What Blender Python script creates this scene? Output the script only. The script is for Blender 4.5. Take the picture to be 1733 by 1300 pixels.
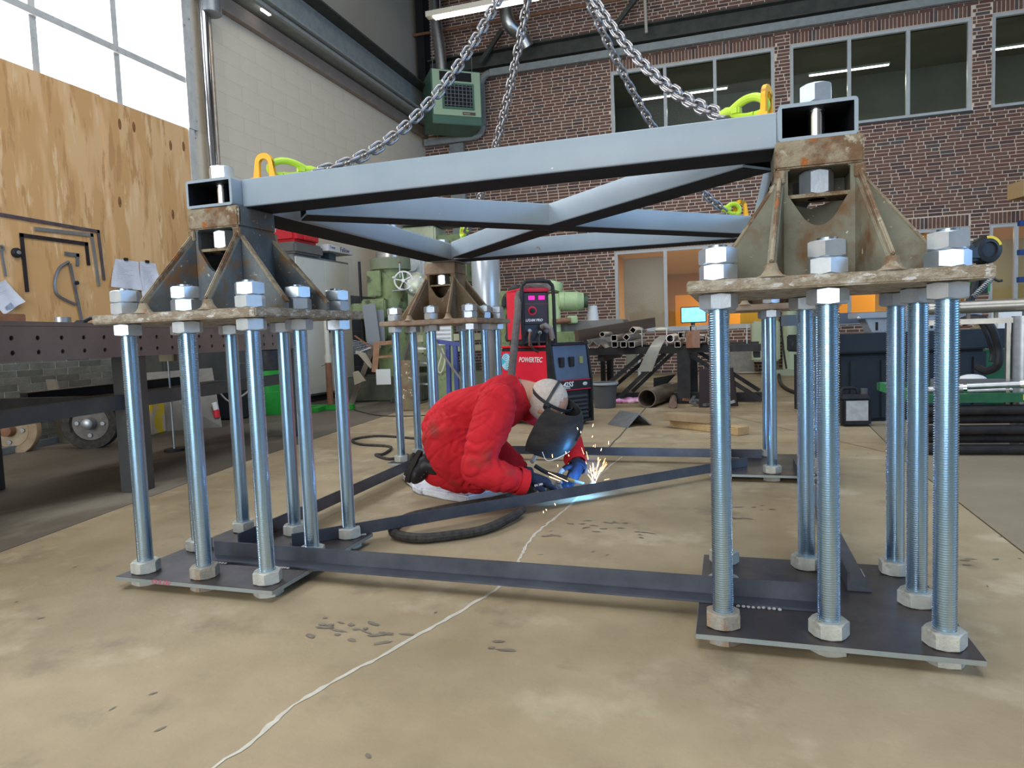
import bpy, bmesh, math, random
import numpy as np
from mathutils import Vector, Matrix, noise, Euler
V = Vector
PI = math.pi
rnd = random.Random(11)
for o in list(bpy.data.objects): bpy.data.objects.remove(o)
scn = bpy.context.scene
COL = scn.collection

# ------------------------------------------------------------------ camera
cd = bpy.data.cameras.new('camera'); cam = bpy.data.objects.new('camera', cd); COL.objects.link(cam)
r_ = V((0.95280731, 0.30138623, -0.03639456)); u_ = V((0.01339029, 0.07804574, 0.99685985)); f_ = V((-0.30328027, 0.95030269, -0.0703269))
m = Matrix.Identity(4)
for i in range(3):
    m[i][0] = r_[i]; m[i][1] = u_[i]; m[i][2] = -f_[i]
m.translation = V((0, 0, .85))
cam.matrix_world = m
cd.sensor_width = 36; cd.lens = 1151 / 1733 * 36; cd.clip_start = .05; cd.clip_end = 200
scn.camera = cam

# ------------------------------------------------------------------ sky, exposure
w = bpy.data.worlds.new('sky'); scn.world = w; w.use_nodes = True
nt = w.node_tree; nt.nodes.clear()
wo = nt.nodes.new('ShaderNodeOutputWorld'); bg = nt.nodes.new('ShaderNodeBackground')
bg.inputs[0].default_value = (.70, .85, 1.0, 1); bg.inputs[1].default_value = 3.0
nt.links.new(bg.outputs[0], wo.inputs[0])
scn.view_settings.view_transform = 'Standard'; scn.view_settings.look = 'None'
scn.view_settings.exposure = 0.35; scn.view_settings.gamma = 1; scn.view_settings.use_curve_mapping = False

def portal(name, loc, rot, sx, sy):
    l = bpy.data.lights.new(name, 'AREA'); l.shape = 'RECTANGLE'; l.size = sx; l.size_y = sy
    l.cycles.is_portal = True
    o = bpy.data.objects.new(name, l); COL.objects.link(o); o.location = loc; o.rotation_euler = rot
    return o
# openings of the hall: gate behind the camera, skylight in the roof, windows left and right
def arealamp(name, loc, rot, sx, sy, power, colr):
    l = bpy.data.lights.new(name, 'AREA'); l.shape = 'RECTANGLE'; l.size = sx; l.size_y = sy
    l.energy = power; l.color = colr
    o = bpy.data.objects.new(name, l); COL.objects.link(o); o.location = loc; o.rotation_euler = rot
    return o
arealamp('gate_daylight', (-2.4, -6.9, 2.7), (PI/2, 0, 0), 6, 5.0, 600, (.86, .93, 1))
arealamp('skylight_daylight', (0, 2.0, 8.1), (0, 0, 0), 5, 8, 400, (.92, .96, 1))
arealamp('rear_skylight_daylight', (-2.5, 9.5, 8.1), (0, 0, 0), 7, 2.0, 20, (.95, .97, 1))
arealamp('left_window_daylight', (-6.75, 4.4, 4.7), (0, -PI/2, 0), 2.4, 5.6, 420, (.96, .98, 1))
arealamp('right_window_daylight', (8.3, 3.0, 3.4), (0, PI/2, 0), 3.2, 7, 400, (.28, .56, 1))

# ------------------------------------------------------------------ materials
MATS = {}
def col(c): return (c[0], c[1], c[2], 1)
def M(name, c1, c2=None, scale=6, rough=.6, metal=0, bump=0, bscale=None, spots=None, spots2=None, stretch=(1, 1, 1), emit=0, rvar=0, lo=.35, hi=.65, detail=5, spec=None, alpha=None):
    if name in MATS: return MATS[name]
    mt = bpy.data.materials.new(name); mt.use_nodes = True; MATS[name] = mt
    t = mt.node_tree; b = t.nodes['Principled BSDF']
    b.inputs['Roughness'].default_value = rough; b.inputs['Metallic'].default_value = metal
    if spec is None: spec = .22 if (rough > .55 or max(c1) < .04) else (.35 if metal == 0 else .5)
    b.inputs['Specular IOR Level'].default_value = spec
    b.inputs['Base Color'].default_value = col(c1)
    tc = t.nodes.new('ShaderNodeTexCoord'); mp = t.nodes.new('ShaderNodeMapping'); mp.inputs['Scale'].default_value = stretch
    t.links.new(tc.outputs['Object'], mp.inputs[0])
    def nz(s, d=detail, off=0):
        n = t.nodes.new('ShaderNodeTexNoise'); n.inputs['Scale'].default_value = s; n.inputs['Detail'].default_value = d
        n.inputs['Roughness'].default_value = .62
        if off:
            m2 = t.nodes.new('ShaderNodeMapping'); m2.inputs['Scale'].default_value = stretch; m2.inputs['Location'].default_value = (off, off*1.7, off*.6)
            t.links.new(tc.outputs['Object'], m2.inputs[0]); t.links.new(m2.outputs[0], n.inputs[0])
        else: t.links.new(mp.outputs[0], n.inputs[0])
        return n.outputs[0]
    def ramp(src, a, b_):
        r = t.nodes.new('ShaderNodeMapRange'); r.inputs[1].default_value = a; r.inputs[2].default_value = b_; t.links.new(src, r.inputs[0]); return r.outputs[0]
    def mix(fac, A, B):
        x = t.nodes.new('ShaderNodeMix'); x.data_type = 'RGBA'; t.links.new(fac, x.inputs[0])
        for k, q in ((6, A), (7, B)):
            if isinstance(q, tuple): x.inputs[k].default_value = col(q)
            else: t.links.new(q, x.inputs[k])
        return x.outputs[2]
    cur = c1
    n0 = None
    if c2: n0 = nz(scale); cur = mix(ramp(n0, lo, hi), c1, c2)
    for k, sp in enumerate((spots, spots2)):
        if sp:
            c, s, th, sf = sp
            cur = mix(ramp(nz(s, 6, 3.1 + 4*k), th, th + sf), cur, c)
    if not isinstance(cur, tuple): t.links.new(cur, b.inputs['Base Color'])
    if rvar: 
        rr = t.nodes.new('ShaderNodeMapRange'); rr.inputs[3].default_value = rough - rvar; rr.inputs[4].default_value = rough + rvar
        t.links.new(nz(scale*2, 4, 1.3), rr.inputs[0]); t.links.new(rr.outputs[0], b.inputs['Roughness'])
    if bump:
        bp = t.nodes.new('ShaderNodeBump'); bp.inputs['Strength'].default_value = bump; bp.inputs['Distance'].default_value = .01
        t.links.new(nz(bscale or scale*6, 4), bp.inputs['Height']); t.links.new(bp.outputs[0], b.inputs['Normal'])
    if emit:
        b.inputs['Emission Color'].default_value = col(c1); b.inputs['Emission Strength'].default_value = emit
    return mt

def glass(name, tint=(1, 1, 1), refl=.12, rough=.02):
    mt = bpy.data.materials.new(name); mt.use_nodes = True; t = mt.node_tree; t.nodes.clear()
    o = t.nodes.new('ShaderNodeOutputMaterial'); mx = t.nodes.new('ShaderNodeMixShader'); tr = t.nodes.new('ShaderNodeBsdfTransparent'); g = t.nodes.new('ShaderNodeBsdfGlossy')
    tr.inputs[0].default_value = col(tint); g.inputs['Roughness'].default_value = rough
    lw = t.nodes.new('ShaderNodeLayerWeight'); lw.inputs[0].default_value = .5
    pw = t.nodes.new('ShaderNodeMath'); pw.operation = 'POWER'; pw.inputs[1].default_value = 5; t.links.new(lw.outputs['Facing'], pw.inputs[0])
    ad = t.nodes.new('ShaderNodeMath'); ad.operation = 'MULTIPLY_ADD'; ad.inputs[1].default_value = .5; ad.inputs[2].default_value = refl; t.links.new(pw.outputs[0], ad.inputs[0])
    t.links.new(ad.outputs[0], mx.inputs[0]); t.links.new(tr.outputs[0], mx.inputs[1]); t.links.new(g.outputs[0], mx.inputs[2]); t.links.new(mx.outputs[0], o.inputs[0])
    MATS[name] = mt
    return mt

zinc = M('zinc_rod', (.50, .70, .88), (.70, .82, .91), scale=2.2, rough=.2, metal=1, stretch=(8, 8, .6), rvar=.06, spots=((.42, .48, .30), 9, .72, .12))
nutm = M('zinc_nut', (.52, .58, .64), (.64, .69, .74), scale=14, rough=.34, metal=.8, bump=.05)
nutd = M('weathered_nut', (.42, .42, .37), (.56, .55, .49), scale=26, rough=.62, metal=.45, bump=.2, spots=((.25, .21, .15), 20, .56, .15))
nutr = M('rusty_nut', (.42, .40, .35), (.30, .26, .20), scale=20, rough=.7, metal=.4, bump=.35, spots=((.42, .22, .09), 16, .5, .14))
chromem = M('bright_shank', (.86, .87, .9), rough=.16, metal=1)
mill = M('mill_scale_plate', (.055, .048, .050), (.10, .082, .080), scale=5, rough=.42, metal=.5, rvar=.12, spots=((.16, .12, .10), 7, .6, .2), bump=.03)
millblue = M('mill_scale_angle', (.055, .060, .078), (.092, .098, .118), scale=6, rough=.42, metal=.4, rvar=.1, spots=((.09, .075, .065), 9, .6, .2))
edgem = M('cut_steel_edge', (.28, .34, .35), (.36, .38, .36), scale=20, rough=.45, metal=.6)
weldm = M('weld_bead', (.62, .60, .55), (.35, .32, .28), scale=90, rough=.5, metal=.5, bump=.5)
paintgrey = M('grey_blue_paint', (.255, .315, .37), (.30, .36, .41), scale=2.5, rough=.42, spots=((.60, .62, .63), 30, .70, .03), spots2=((.33, .13, .04), 11, .70, .03), bump=.03)
cast = M('bracket_steel', (.10, .12, .135), (.19, .20, .195), scale=5, rough=.6, metal=.2, bump=.25, spots=((.22, .125, .06), 9, .53, .12), spots2=((.50, .47, .40), 55, .64, .04))
castrust = M('bracket_rust', (.30, .25, .17), (.17, .10, .055), scale=11, rough=.75, metal=.1, bump=.6, lo=.44, hi=.56, spots=((.44, .40, .31), 22, .58, .08), spots2=((.34, .12, .035), 13, .60, .06))
castplate = M('bracket_plate_rust', (.30, .24, .17), (.47, .42, .34), scale=22, rough=.8, bump=1, bscale=70, lo=.42, hi=.58, spots=((.33, .14, .04), 14, .62, .06), spots2=((.62, .60, .57), 34, .57, .06), stretch=(1, 1, 2))
castdark = M('bracket_rust_dark', (.20, .14, .085), (.29, .20, .12), scale=9, rough=.8, bump=.3, spots=((.42, .36, .27), 30, .6, .1))
chainm = M('chain_steel', (.20, .20, .215), (.36, .33, .31), scale=40, rough=.36, metal=.85)
hookg = M('hook_yellow_green', (.42, .62, .02), (.50, .68, .06), scale=14, rough=.45, spots=((.08, .09, .04), 26, .66, .05))
orange = M('lug_orange', (.90, .42, .02), (.95, .50, .03), scale=10, rough=.5, spots=((.25, .12, .05), 22, .66, .05))
black = M('black_plastic', (.018, .018, .02), (.03, .03, .032), scale=12, rough=.45)
blackm = M('black_matte', (.022, .022, .024), rough=.8)
rubber = M('cable_rubber', (.03, .028, .026), (.07, .06, .05), scale=30, rough=.75, bump=.1)
redcloth = M('red_coverall_cloth', (.46, .012, .018), (.58, .020, .028), scale=5, rough=.85, bump=.25, bscale=16, spots=((.22, .045, .03), 5.5, .60, .16), spec=.2)
skin = M('skin', (.50, .25, .165), (.56, .30, .20), scale=14, rough=.55)
hairm = M('short_grey_hair', (.50, .42, .35), (.62, .55, .48), scale=60, rough=.85, bump=.5, bscale=260, stretch=(1, 1, 1))
bootm = M('boot_leather', (.016, .016, .017), (.03, .027, .025), scale=16, rough=.38, bump=.1)
solem = M('boot_sole', (.03, .026, .022), rough=.8)
glovem = M('glove_navy', (.012, .016, .035), (.02, .026, .055), scale=30, rough=.8, bump=.2, bscale=200)
glovegrey = M('glove_grey_coating', (.40, .38, .36), (.26, .24, .22), scale=24, rough=.7)
maskm = M('mask_shell', (.022, .023, .026), (.045, .045, .042), scale=6, rough=.45, bump=.05, spots=((.10, .10, .08), 12, .66, .06), stretch=(1, 1, 3))
clearm = glass('clear_plastic', (.93, .95, .97), .06, .05)
padm = M('knee_pad_foam', (.78, .78, .80), (.56, .56, .58), scale=8, rough=.8, bump=.3, spots=((.09, .08, .06), 11, .60, .12))
white = M('white_paint', (.72, .72, .70), rough=.5)
paper = M('paper', (.72, .72, .76), (.62, .62, .66), scale=10, rough=.9)
steelgrey = M('grey_steel', (.20, .21, .22), (.27, .28, .29), scale=9, rough=.4, metal=.6)
galv = M('galvanised_steel', (.33, .34, .35), (.44, .45, .46), scale=16, rough=.38, metal=.75)
duct = M('aluminium_duct', (.55, .55, .54), (.66, .66, .64), scale=20, rough=.28, metal=1, bump=.5, bscale=45)
brass = M('brass', (.75, .52, .2), rough=.3, metal=1)
REDP = M('machine_red', (.72, .016, .04), (.76, .02, .045), scale=8, rough=.4)
panelblue = M('panel_blue_grey', (.075, .095, .13), (.09, .11, .15), scale=8, rough=.35, metal=.3)
textw = M('white_lettering', (.85, .85, .85), rough=.5)
letblk = M('black_lettering', (.03, .03, .03), rough=.6)
green = M('machine_green', (.17, .22, .09), (.24, .29, .13), scale=8, rough=.5, spots=((.06, .065, .035), 6, .54, .12), bump=.05)
greenlt = M('machine_pale_green', (.66, .68, .46), (.56, .60, .38), scale=5, rough=.5, spots=((.30, .30, .22), 12, .66, .08))
motorgreen = M('motor_green', (.34, .46, .22), (.42, .53, .28), scale=9, rough=.45, spots=((.12, .14, .08), 13, .64, .1))
greenv = M('drum_green', (.018, .26, .03), (.025, .31, .04), scale=10, rough=.4)
greendk = M('rack_green', (.018, .10, .045), (.025, .125, .055), scale=12, rough=.5)
wood = M('board_wood', (.52, .36, .18), (.40, .27, .13), scale=12, rough=.8, stretch=(1, 8, 8), bump=.1)
brown = M('rust_brown_bar', (.28, .13, .07), (.2, .1, .06), scale=16, rough=.7, bump=.2)
concrete = M('concrete_block', (.34, .32, .28), (.26, .25, .22), scale=9, rough=.9, bump=.4)
yellow = M('yellow_paint', (.80, .58, .03), rough=.5)
rowpipe = M('scale_pipe', (.27, .22, .17), (.18, .14, .11), scale=12, rough=.5, metal=.5, spots=((.33, .18, .09), 9, .6, .15))
tubesteel = M('square_tube_steel', (.50, .45, .38), (.36, .31, .26), scale=15, rough=.45, metal=.55, spots=((.33, .19, .10), 20, .62, .1))

# ------------------------------------------------------------------ mesh builder
class MB:
    def __init__(s): s.v = []; s.f = []; s.m = []
    def _add(s, vs, fs, mi=0):
        o = len(s.v); s.v += [tuple(x) for x in vs]
        for f in fs: s.f.append(tuple(i + o for i in f)); s.m.append(mi)
        return s
    def hexa(s, p, mi=0):
        return s._add(p, [(0, 3, 2, 1), (4, 5, 6, 7), (0, 1, 5, 4), (1, 2, 6, 5), (2, 3, 7, 6), (3, 0, 4, 7)], mi)
    def box(s, c, d, R=None, mi=0):
        c = V(c); h = V(d)/2
        P = [V((x*h.x, y*h.y, z*h.z)) for z in (-1, 1) for (x, y) in ((-1, -1), (1, -1), (1, 1), (-1, 1))]
        if R is not None:
            if not isinstance(R, Matrix): R = Matrix.Rotation(R, 3, 'Z')
            P = [R @ q for q in P]
        return s.hexa([c + q for q in P], mi)
    def b2(s, a, b, mi=0):
        return s.box([(a[i] + b[i])/2 for i in range(3)], [abs(b[i] - a[i]) for i in range(3)], None, mi)
    def bar(s, p0, p1, w, h, up=(0, 0, 1), mi=0):
        p0, p1 = V(p0), V(p1); d = (p1 - p0).normalized(); up = V(up)
        sd = d.cross(up)
        if sd.length < 1e-4: sd = d.cross(V((0, 1, 0)))
        sd.normalize(); up = sd.cross(d)
        P = []
        for q in (p0, p1):
            for a, b in ((-1, -1), (1, -1), (1, 1), (-1, 1)): P.append(q + sd*a*w/2 + up*b*h/2)
        return s.hexa(P, mi)
    def cyl(s, p0, p1, r0, r1=None, n=16, mi=0, caps=True):
        p0, p1 = V(p0), V(p1); r1 = r0 if r1 is None else r1
        d = (p1 - p0).normalized(); a = d.orthogonal().normalized(); b = d.cross(a)
        vs = []
        for p, r in ((p0, r0), (p1, r1)):
            for i in range(n):
                t = 2*PI*i/n; vs.append(p + (a*math.cos(t) + b*math.sin(t))*r)
        fs = [(i, (i+1) % n, n + (i+1) % n, n + i) for i in range(n)]
        if caps: fs += [tuple(range(n))[::-1], tuple(range(n, 2*n))]
        return s._add(vs, fs, mi)
    def pipe(s, p0, p1, ro, ri, n=20, mi=0, mi2=None):
        p0, p1 = V(p0), V(p1); d = (p1 - p0).normalized(); a = d.orthogonal().normalized(); b = d.cross(a)
        vs = []
        for p, r in ((p0, ro), (p1, ro), (p1, ri), (p0, ri)):
            for i in range(n):
                t = 2*PI*i/n; vs.append(p + (a*math.cos(t) + b*math.sin(t))*r)
        fs = []
        for k in range(4):
            for i in range(n):
                j = (i+1) % n; fs.append((k*n+i, k*n+j, ((k+1) % 4)*n+j, ((k+1) % 4)*n+i))
        return s._add(vs, fs, mi)
    def rtube(s, p0, p1, w, h, t, up=(0, 0, 1), rad=.15, mi=0, inner=None):
        p0, p1 = V(p0), V(p1); d = (p1 - p0).normalized(); sd = d.cross(V(up)).normalized(); up = sd.cross(d)
        def ring(w, h, r):
            o = []
            for cx, cy, a0 in ((1, 1, 0), (-1, 1, 90), (-1, -1, 180), (1, -1, 270)):
                for k in range(4):
                    a = math.radians(a0 + 30*k); o.append((cx*(w/2 - r) + r*math.cos(a), cy*(h/2 - r) + r*math.sin(a)))
            return o
        ro = min(w, h)*rad; O = ring(w, h, ro); I = ring(w - 2*t, h - 2*t, max(ro - t, .001)); n = 16
        vs = []
        for p, R in ((p0, O), (p1, O), (p1, I), (p0, I)):
            for x, y in R: vs.append(p + sd*x + up*y)
        fs = [(k*n+i, k*n+(i+1) % n, ((k+1) % 4)*n+(i+1) % n, ((k+1) % 4)*n+i) for k in range(4) for i in range(n)]
        s._add(vs, fs, mi)
        if inner is not None:
            for q in range(2*n, 3*n): s.m[len(s.m) - 4*n + q] = inner
        return s
    def tube(s, pts, r, n=8, closed=False, mi=0, caps=True):
        pts = [V(p) for p in pts]; N = len(pts); R = r if isinstance(r, (list, tuple)) else [r]*N
        vs = []; a = None
        for i, p in enumerate(pts):
            q0 = pts[i-1] if (i > 0 or closed) else p; q1 = pts[(i+1) % N] if (i < N-1 or closed) else p
            d = (q1 - q0).normalized()
            if a is None: a = d.orthogonal().normalized()
            a = (a - d*a.dot(d)).normalized(); b = d.cross(a)
            for k in range(n):
                t = 2*PI*k/n; vs.append(p + (a*math.cos(t) + b*math.sin(t))*R[i])
        fs = []
        for i in range(N if closed else N-1):
            j = (i+1) % N
            for k in range(n): fs.append((i*n+k, i*n+(k+1) % n, j*n+(k+1) % n, j*n+k))
        if caps and not closed: fs += [tuple(range(n))[::-1], tuple(range((N-1)*n, N*n))]
        return s._add(vs, fs, mi)
    def prism(s, pts, ext, mi=0):
        pts = [V(p) for p in pts]; e = V(ext); n = len(pts)
        return s._add(pts + [p + e for p in pts], [tuple(range(n))[::-1], tuple(range(n, 2*n))] + [(i, (i+1) % n, n+(i+1) % n, n+i) for i in range(n)], mi)
    def lathe(s, prof, c=(0, 0, 0), n=24, axis=(0, 0, 1), mi=0):
        c = V(c); d = V(axis).normalized(); a = d.orthogonal().normalized(); b = d.cross(a); vs = []
        for r, z in prof:
            for i in range(n):
                t = 2*PI*i/n; vs.append(c + d*z + (a*math.cos(t) + b*math.sin(t))*r)
        fs = [(k*n+i, k*n+(i+1) % n, (k+1)*n+(i+1) % n, (k+1)*n+i) for k in range(len(prof)-1) for i in range(n)]
        return s._add(vs, fs, mi)
    def ell(s, c, rad, n=14, k=9, R=None, mi=0):
        c = V(c); vs = []
        for j in range(k+1):
            ph = PI*j/k
            for i in range(n):
                t = 2*PI*i/n; q = V((rad[0]*math.sin(ph)*math.cos(t), rad[1]*math.sin(ph)*math.sin(t), -rad[2]*math.cos(ph)))
                if R is not None: q = R @ q
                vs.append(c + q)
        fs = [(j*n+i, j*n+(i+1) % n, (j+1)*n+(i+1) % n, (j+1)*n+i) for j in range(k) for i in range(n)]
        return s._add(vs, fs, mi)
    def quad(s, a, b, c, d, mi=0): return s._add([a, b, c, d], [(0, 1, 2, 3)], mi)
    def hexnut(s, c, af, h, rot=0, mi=0):
        c = V(c); R = af/2/math.cos(PI/6); vs = []
        for z, ch in ((0, 1), (.1, 0), (.9, 0), (1, 1)):
            for i in range(12):
                t = rot + PI*i/6; corner = i % 2 == 0
                full = R if corner else af/2
                r = af/2*.98 if ch else full
                zz = z
                if not ch and not corner: zz = .02 if z < .5 else .98
                vs.append(c + V((r*math.cos(t), r*math.sin(t), zz*h)))
        fs = [(k*12+i, k*12+(i+1) % 12, (k+1)*12+(i+1) % 12, (k+1)*12+i) for k in range(3) for i in range(12)]
        fs += [tuple(range(12))[::-1], tuple(range(36, 48))]
        return s._add(vs, fs, mi)
    def mesh(s, name, off=V((0, 0, 0)), smooth=35, bev=0):
        me = bpy.data.meshes.new(name)
        me.from_pydata([(x[0]-off[0], x[1]-off[1], x[2]-off[2]) for x in s.v], [], s.f)
        me.polygons.foreach_set('material_index', s.m)
        bm = bmesh.new(); bm.from_mesh(me)
        bmesh.ops.remove_doubles(bm, verts=bm.verts, dist=1e-6) if len(bm.verts) < 20000 and bev else None
        if len(bm.faces) < 40000: bmesh.ops.recalc_face_normals(bm, faces=bm.faces)
        if bev:
            es = [e for e in bm.edges if len(e.link_faces) == 2 and e.calc_face_angle(0) > .6]
            bmesh.ops.bevel(bm, geom=es, offset=bev, segments=2, affect='EDGES', clamp_overlap=True)
        bm.to_mesh(me); bm.free()
        if smooth:
            me.polygons.foreach_set('use_smooth', [True]*len(me.polygons)); me.set_sharp_from_angle(angle=math.radians(smooth))
        return me
    def build(s, name, mat, parent=None, smooth=35, bev=0, local=False, label=None, kind=None):
        off = V((0, 0, 0))
        if not local:
            q = parent
            while q: off += q.location; q = q.parent
        me = s.mesh(name, off, smooth, bev)
        for mm in (mat if isinstance(mat, (list, tuple)) else [mat]): me.materials.append(mm)
        o = bpy.data.objects.new(name, me); COL.objects.link(o)
        if parent: o.parent = parent
        if label: o['label'] = label
        if kind: o['kind'] = kind
        return o

def thing(name, label, cat, loc=(0, 0, 0), rotz=0, group=None):
    o = bpy.data.objects.new(name, None); COL.objects.link(o); o.location = loc; o.rotation_euler = (0, 0, rotz)
    o.empty_display_size = .1
    o['label'] = label; o['category'] = cat
    if group: o['group'] = group
    return o
def tag(o, label, cat, group=None):
    o['label'] = label; o['category'] = cat
    if group: o['group'] = group
    return o
def struct(o): o['kind'] = 'structure'; return o
def one(name, mb, mat, label, cat, group=None, kind=None, **k):
    """a thing that is one mesh, its origin moved to its middle"""
    a = np.array(mb.v); c = V(((a[:, 0].min()+a[:, 0].max())/2, (a[:, 1].min()+a[:, 1].max())/2, a[:, 2].min()))
    me = mb.mesh(name, c, k.get('smooth', 35), k.get('bev', 0))
    for mm in (mat if isinstance(mat, (list, tuple)) else [mat]): me.materials.append(mm)
    o = bpy.data.objects.new(name, me); COL.objects.link(o); o.location = c
    tag(o, label, cat, group)
    if kind: o['kind'] = kind
    return o
def share(src, name, parent, loc=None, rot=None, mat=None):
    o = bpy.data.objects.new(name, src.data); COL.objects.link(o); o.parent = parent
    if loc is not None: o.location = loc
    if rot is not None: o.rotation_euler = rot
    return o
def copy_tree(o, parent=None):
    c = o.copy(); COL.objects.link(c); c.parent = parent
    for ch in list(KIDS.get(o.name, [])): copy_tree(ch, c)
    return c
KIDS = {}
def regkids():
    KIDS.clear()
    for o in bpy.data.objects:
        if o.parent: KIDS.setdefault(o.parent.name, []).append(o)
def text(s, size, origin, xdir, ydir, mat, parent, name='lettering', depth=.002, shear=0, bold=0):
    cu = bpy.data.curves.new(name, 'FONT'); cu.body = s; cu.size = size; cu.extrude = depth/2; cu.shear = shear; cu.offset = bold
    cu.align_x = 'LEFT'; cu.resolution_u = 2
    t = bpy.data.objects.new('t', cu); COL.objects.link(t)
    dg = bpy.context.evaluated_depsgraph_get(); me = bpy.data.meshes.new_from_object(t.evaluated_get(dg))
    bpy.data.objects.remove(t); me.materials.clear(); me.materials.append(mat)
    o = bpy.data.objects.new(name, me); COL.objects.link(o); o.parent = parent
    x = V(xdir).normalized(); y = V(ydir).normalized(); z = x.cross(y)
    mt = Matrix(((x.x, y.x, z.x, origin[0]), (x.y, y.y, z.y, origin[1]), (x.z, y.z, z.z, origin[2]), (0, 0, 0, 1)))
    o.matrix_local = mt
    return o
def arc(c, r, a0, a1, n, ax=(1, 0, 0), ay=(0, 0, 1)):
    c, ax, ay = V(c), V(ax), V(ay)
    return [c + ax*r*math.cos(a0 + (a1-a0)*i/n) + ay*r*math.sin(a0 + (a1-a0)*i/n) for i in range(n+1)]
def spline(pts, k=6):
    pts = [V(p) for p in pts]; o = []
    for i in range(len(pts)-1):
        p0 = pts[max(i-1, 0)]; p1 = pts[i]; p2 = pts[i+1]; p3 = pts[min(i+2, len(pts)-1)]
        for j in range(k):
            t = j/k; o.append(.5*((2*p1) + (p2-p0)*t + (2*p0-5*p1+4*p2-p3)*t*t + (3*p1-p0-3*p2+p3)*t**3))
    return o + [pts[-1]]

# ================================================================== the hall
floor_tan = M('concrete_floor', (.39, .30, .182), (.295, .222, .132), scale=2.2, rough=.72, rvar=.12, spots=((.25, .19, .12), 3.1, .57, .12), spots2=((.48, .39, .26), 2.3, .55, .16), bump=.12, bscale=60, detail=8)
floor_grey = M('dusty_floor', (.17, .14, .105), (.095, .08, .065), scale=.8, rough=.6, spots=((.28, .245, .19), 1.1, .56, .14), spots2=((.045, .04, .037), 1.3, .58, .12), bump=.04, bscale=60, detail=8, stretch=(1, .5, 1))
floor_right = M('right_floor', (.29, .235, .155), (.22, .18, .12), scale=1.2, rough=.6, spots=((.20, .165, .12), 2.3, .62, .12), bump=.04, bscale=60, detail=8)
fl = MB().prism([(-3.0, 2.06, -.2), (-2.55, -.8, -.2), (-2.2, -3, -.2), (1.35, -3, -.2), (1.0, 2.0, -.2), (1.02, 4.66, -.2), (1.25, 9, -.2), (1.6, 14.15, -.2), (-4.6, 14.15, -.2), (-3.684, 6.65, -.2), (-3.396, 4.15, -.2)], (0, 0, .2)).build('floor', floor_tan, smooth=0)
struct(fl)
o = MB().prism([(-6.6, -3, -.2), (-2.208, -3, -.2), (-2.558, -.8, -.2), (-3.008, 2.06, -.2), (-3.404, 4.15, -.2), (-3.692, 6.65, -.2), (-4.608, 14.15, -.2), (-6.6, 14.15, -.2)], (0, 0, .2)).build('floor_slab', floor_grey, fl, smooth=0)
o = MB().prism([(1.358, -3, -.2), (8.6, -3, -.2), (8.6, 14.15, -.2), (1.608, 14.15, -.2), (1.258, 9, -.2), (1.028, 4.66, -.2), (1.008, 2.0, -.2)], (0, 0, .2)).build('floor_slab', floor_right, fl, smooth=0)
o = MB().b2((-6.6, -7.2, -.2), (8.6, -3.01, -.001)).build('floor_slab', floor_tan, fl, smooth=0)
def ribbon(pts, ws, z=.0012):
    m = MB(); P = [V((p[0], p[1], z)) for p in pts]; n = len(P); vs = []
    for i, p in enumerate(P):
        d = (P[min(i+1, n-1)] - P[max(i-1, 0)]).normalized(); s = V((-d.y, d.x, 0)); w_ = ws[i] if isinstance(ws, list) else ws
        vs += [p - s*w_/2, p + s*w_/2]
    m._add(vs, [(2*i, 2*i+1, 2*i+3, 2*i+2) for i in range(n-1)]); return m
ck = []
for i, p in enumerate(spline([(-1.2, .4), (-1.005, 1.065), (-.978, 1.35), (-.867, 1.705), (-.749, 2.154), (-.77, 2.433), (-.798, 2.742), (-.761, 3.2), (-.75, 3.9), (-.70, 4.6)], 14)):
    ck.append((p.x + rnd.uniform(-.004, .004), p.y))
filler = M('crack_filler', (.60, .55, .46), (.5, .45, .36), scale=20, rough=.8)
ribbon(ck, [rnd.uniform(.006, .017) for _ in ck]).build('crack_filler', filler, fl, smooth=0)
joint = M('joint_dark', (.10, .085, .065), rough=.9)
for a, b, w_ in (((-4.6, 7.3), (1.2, 7.25), .008), ((-.85, 4.8), (-.9, 9.5), .012), ((1.0, 4.9), (-.2, 7.3), .006), ((-3.5, 4.9), (1.0, 5.35), .004), ((.2, 8.8), (1.2, 8.75), .01)):
    pts = [(a[0] + (b[0]-a[0])*i/20 + rnd.uniform(-.006, .006), a[1] + (b[1]-a[1])*i/20 + rnd.uniform(-.006, .006)) for i in range(21)]
    ribbon(pts, w_).build('floor_joint', joint, fl, smooth=0)
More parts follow.
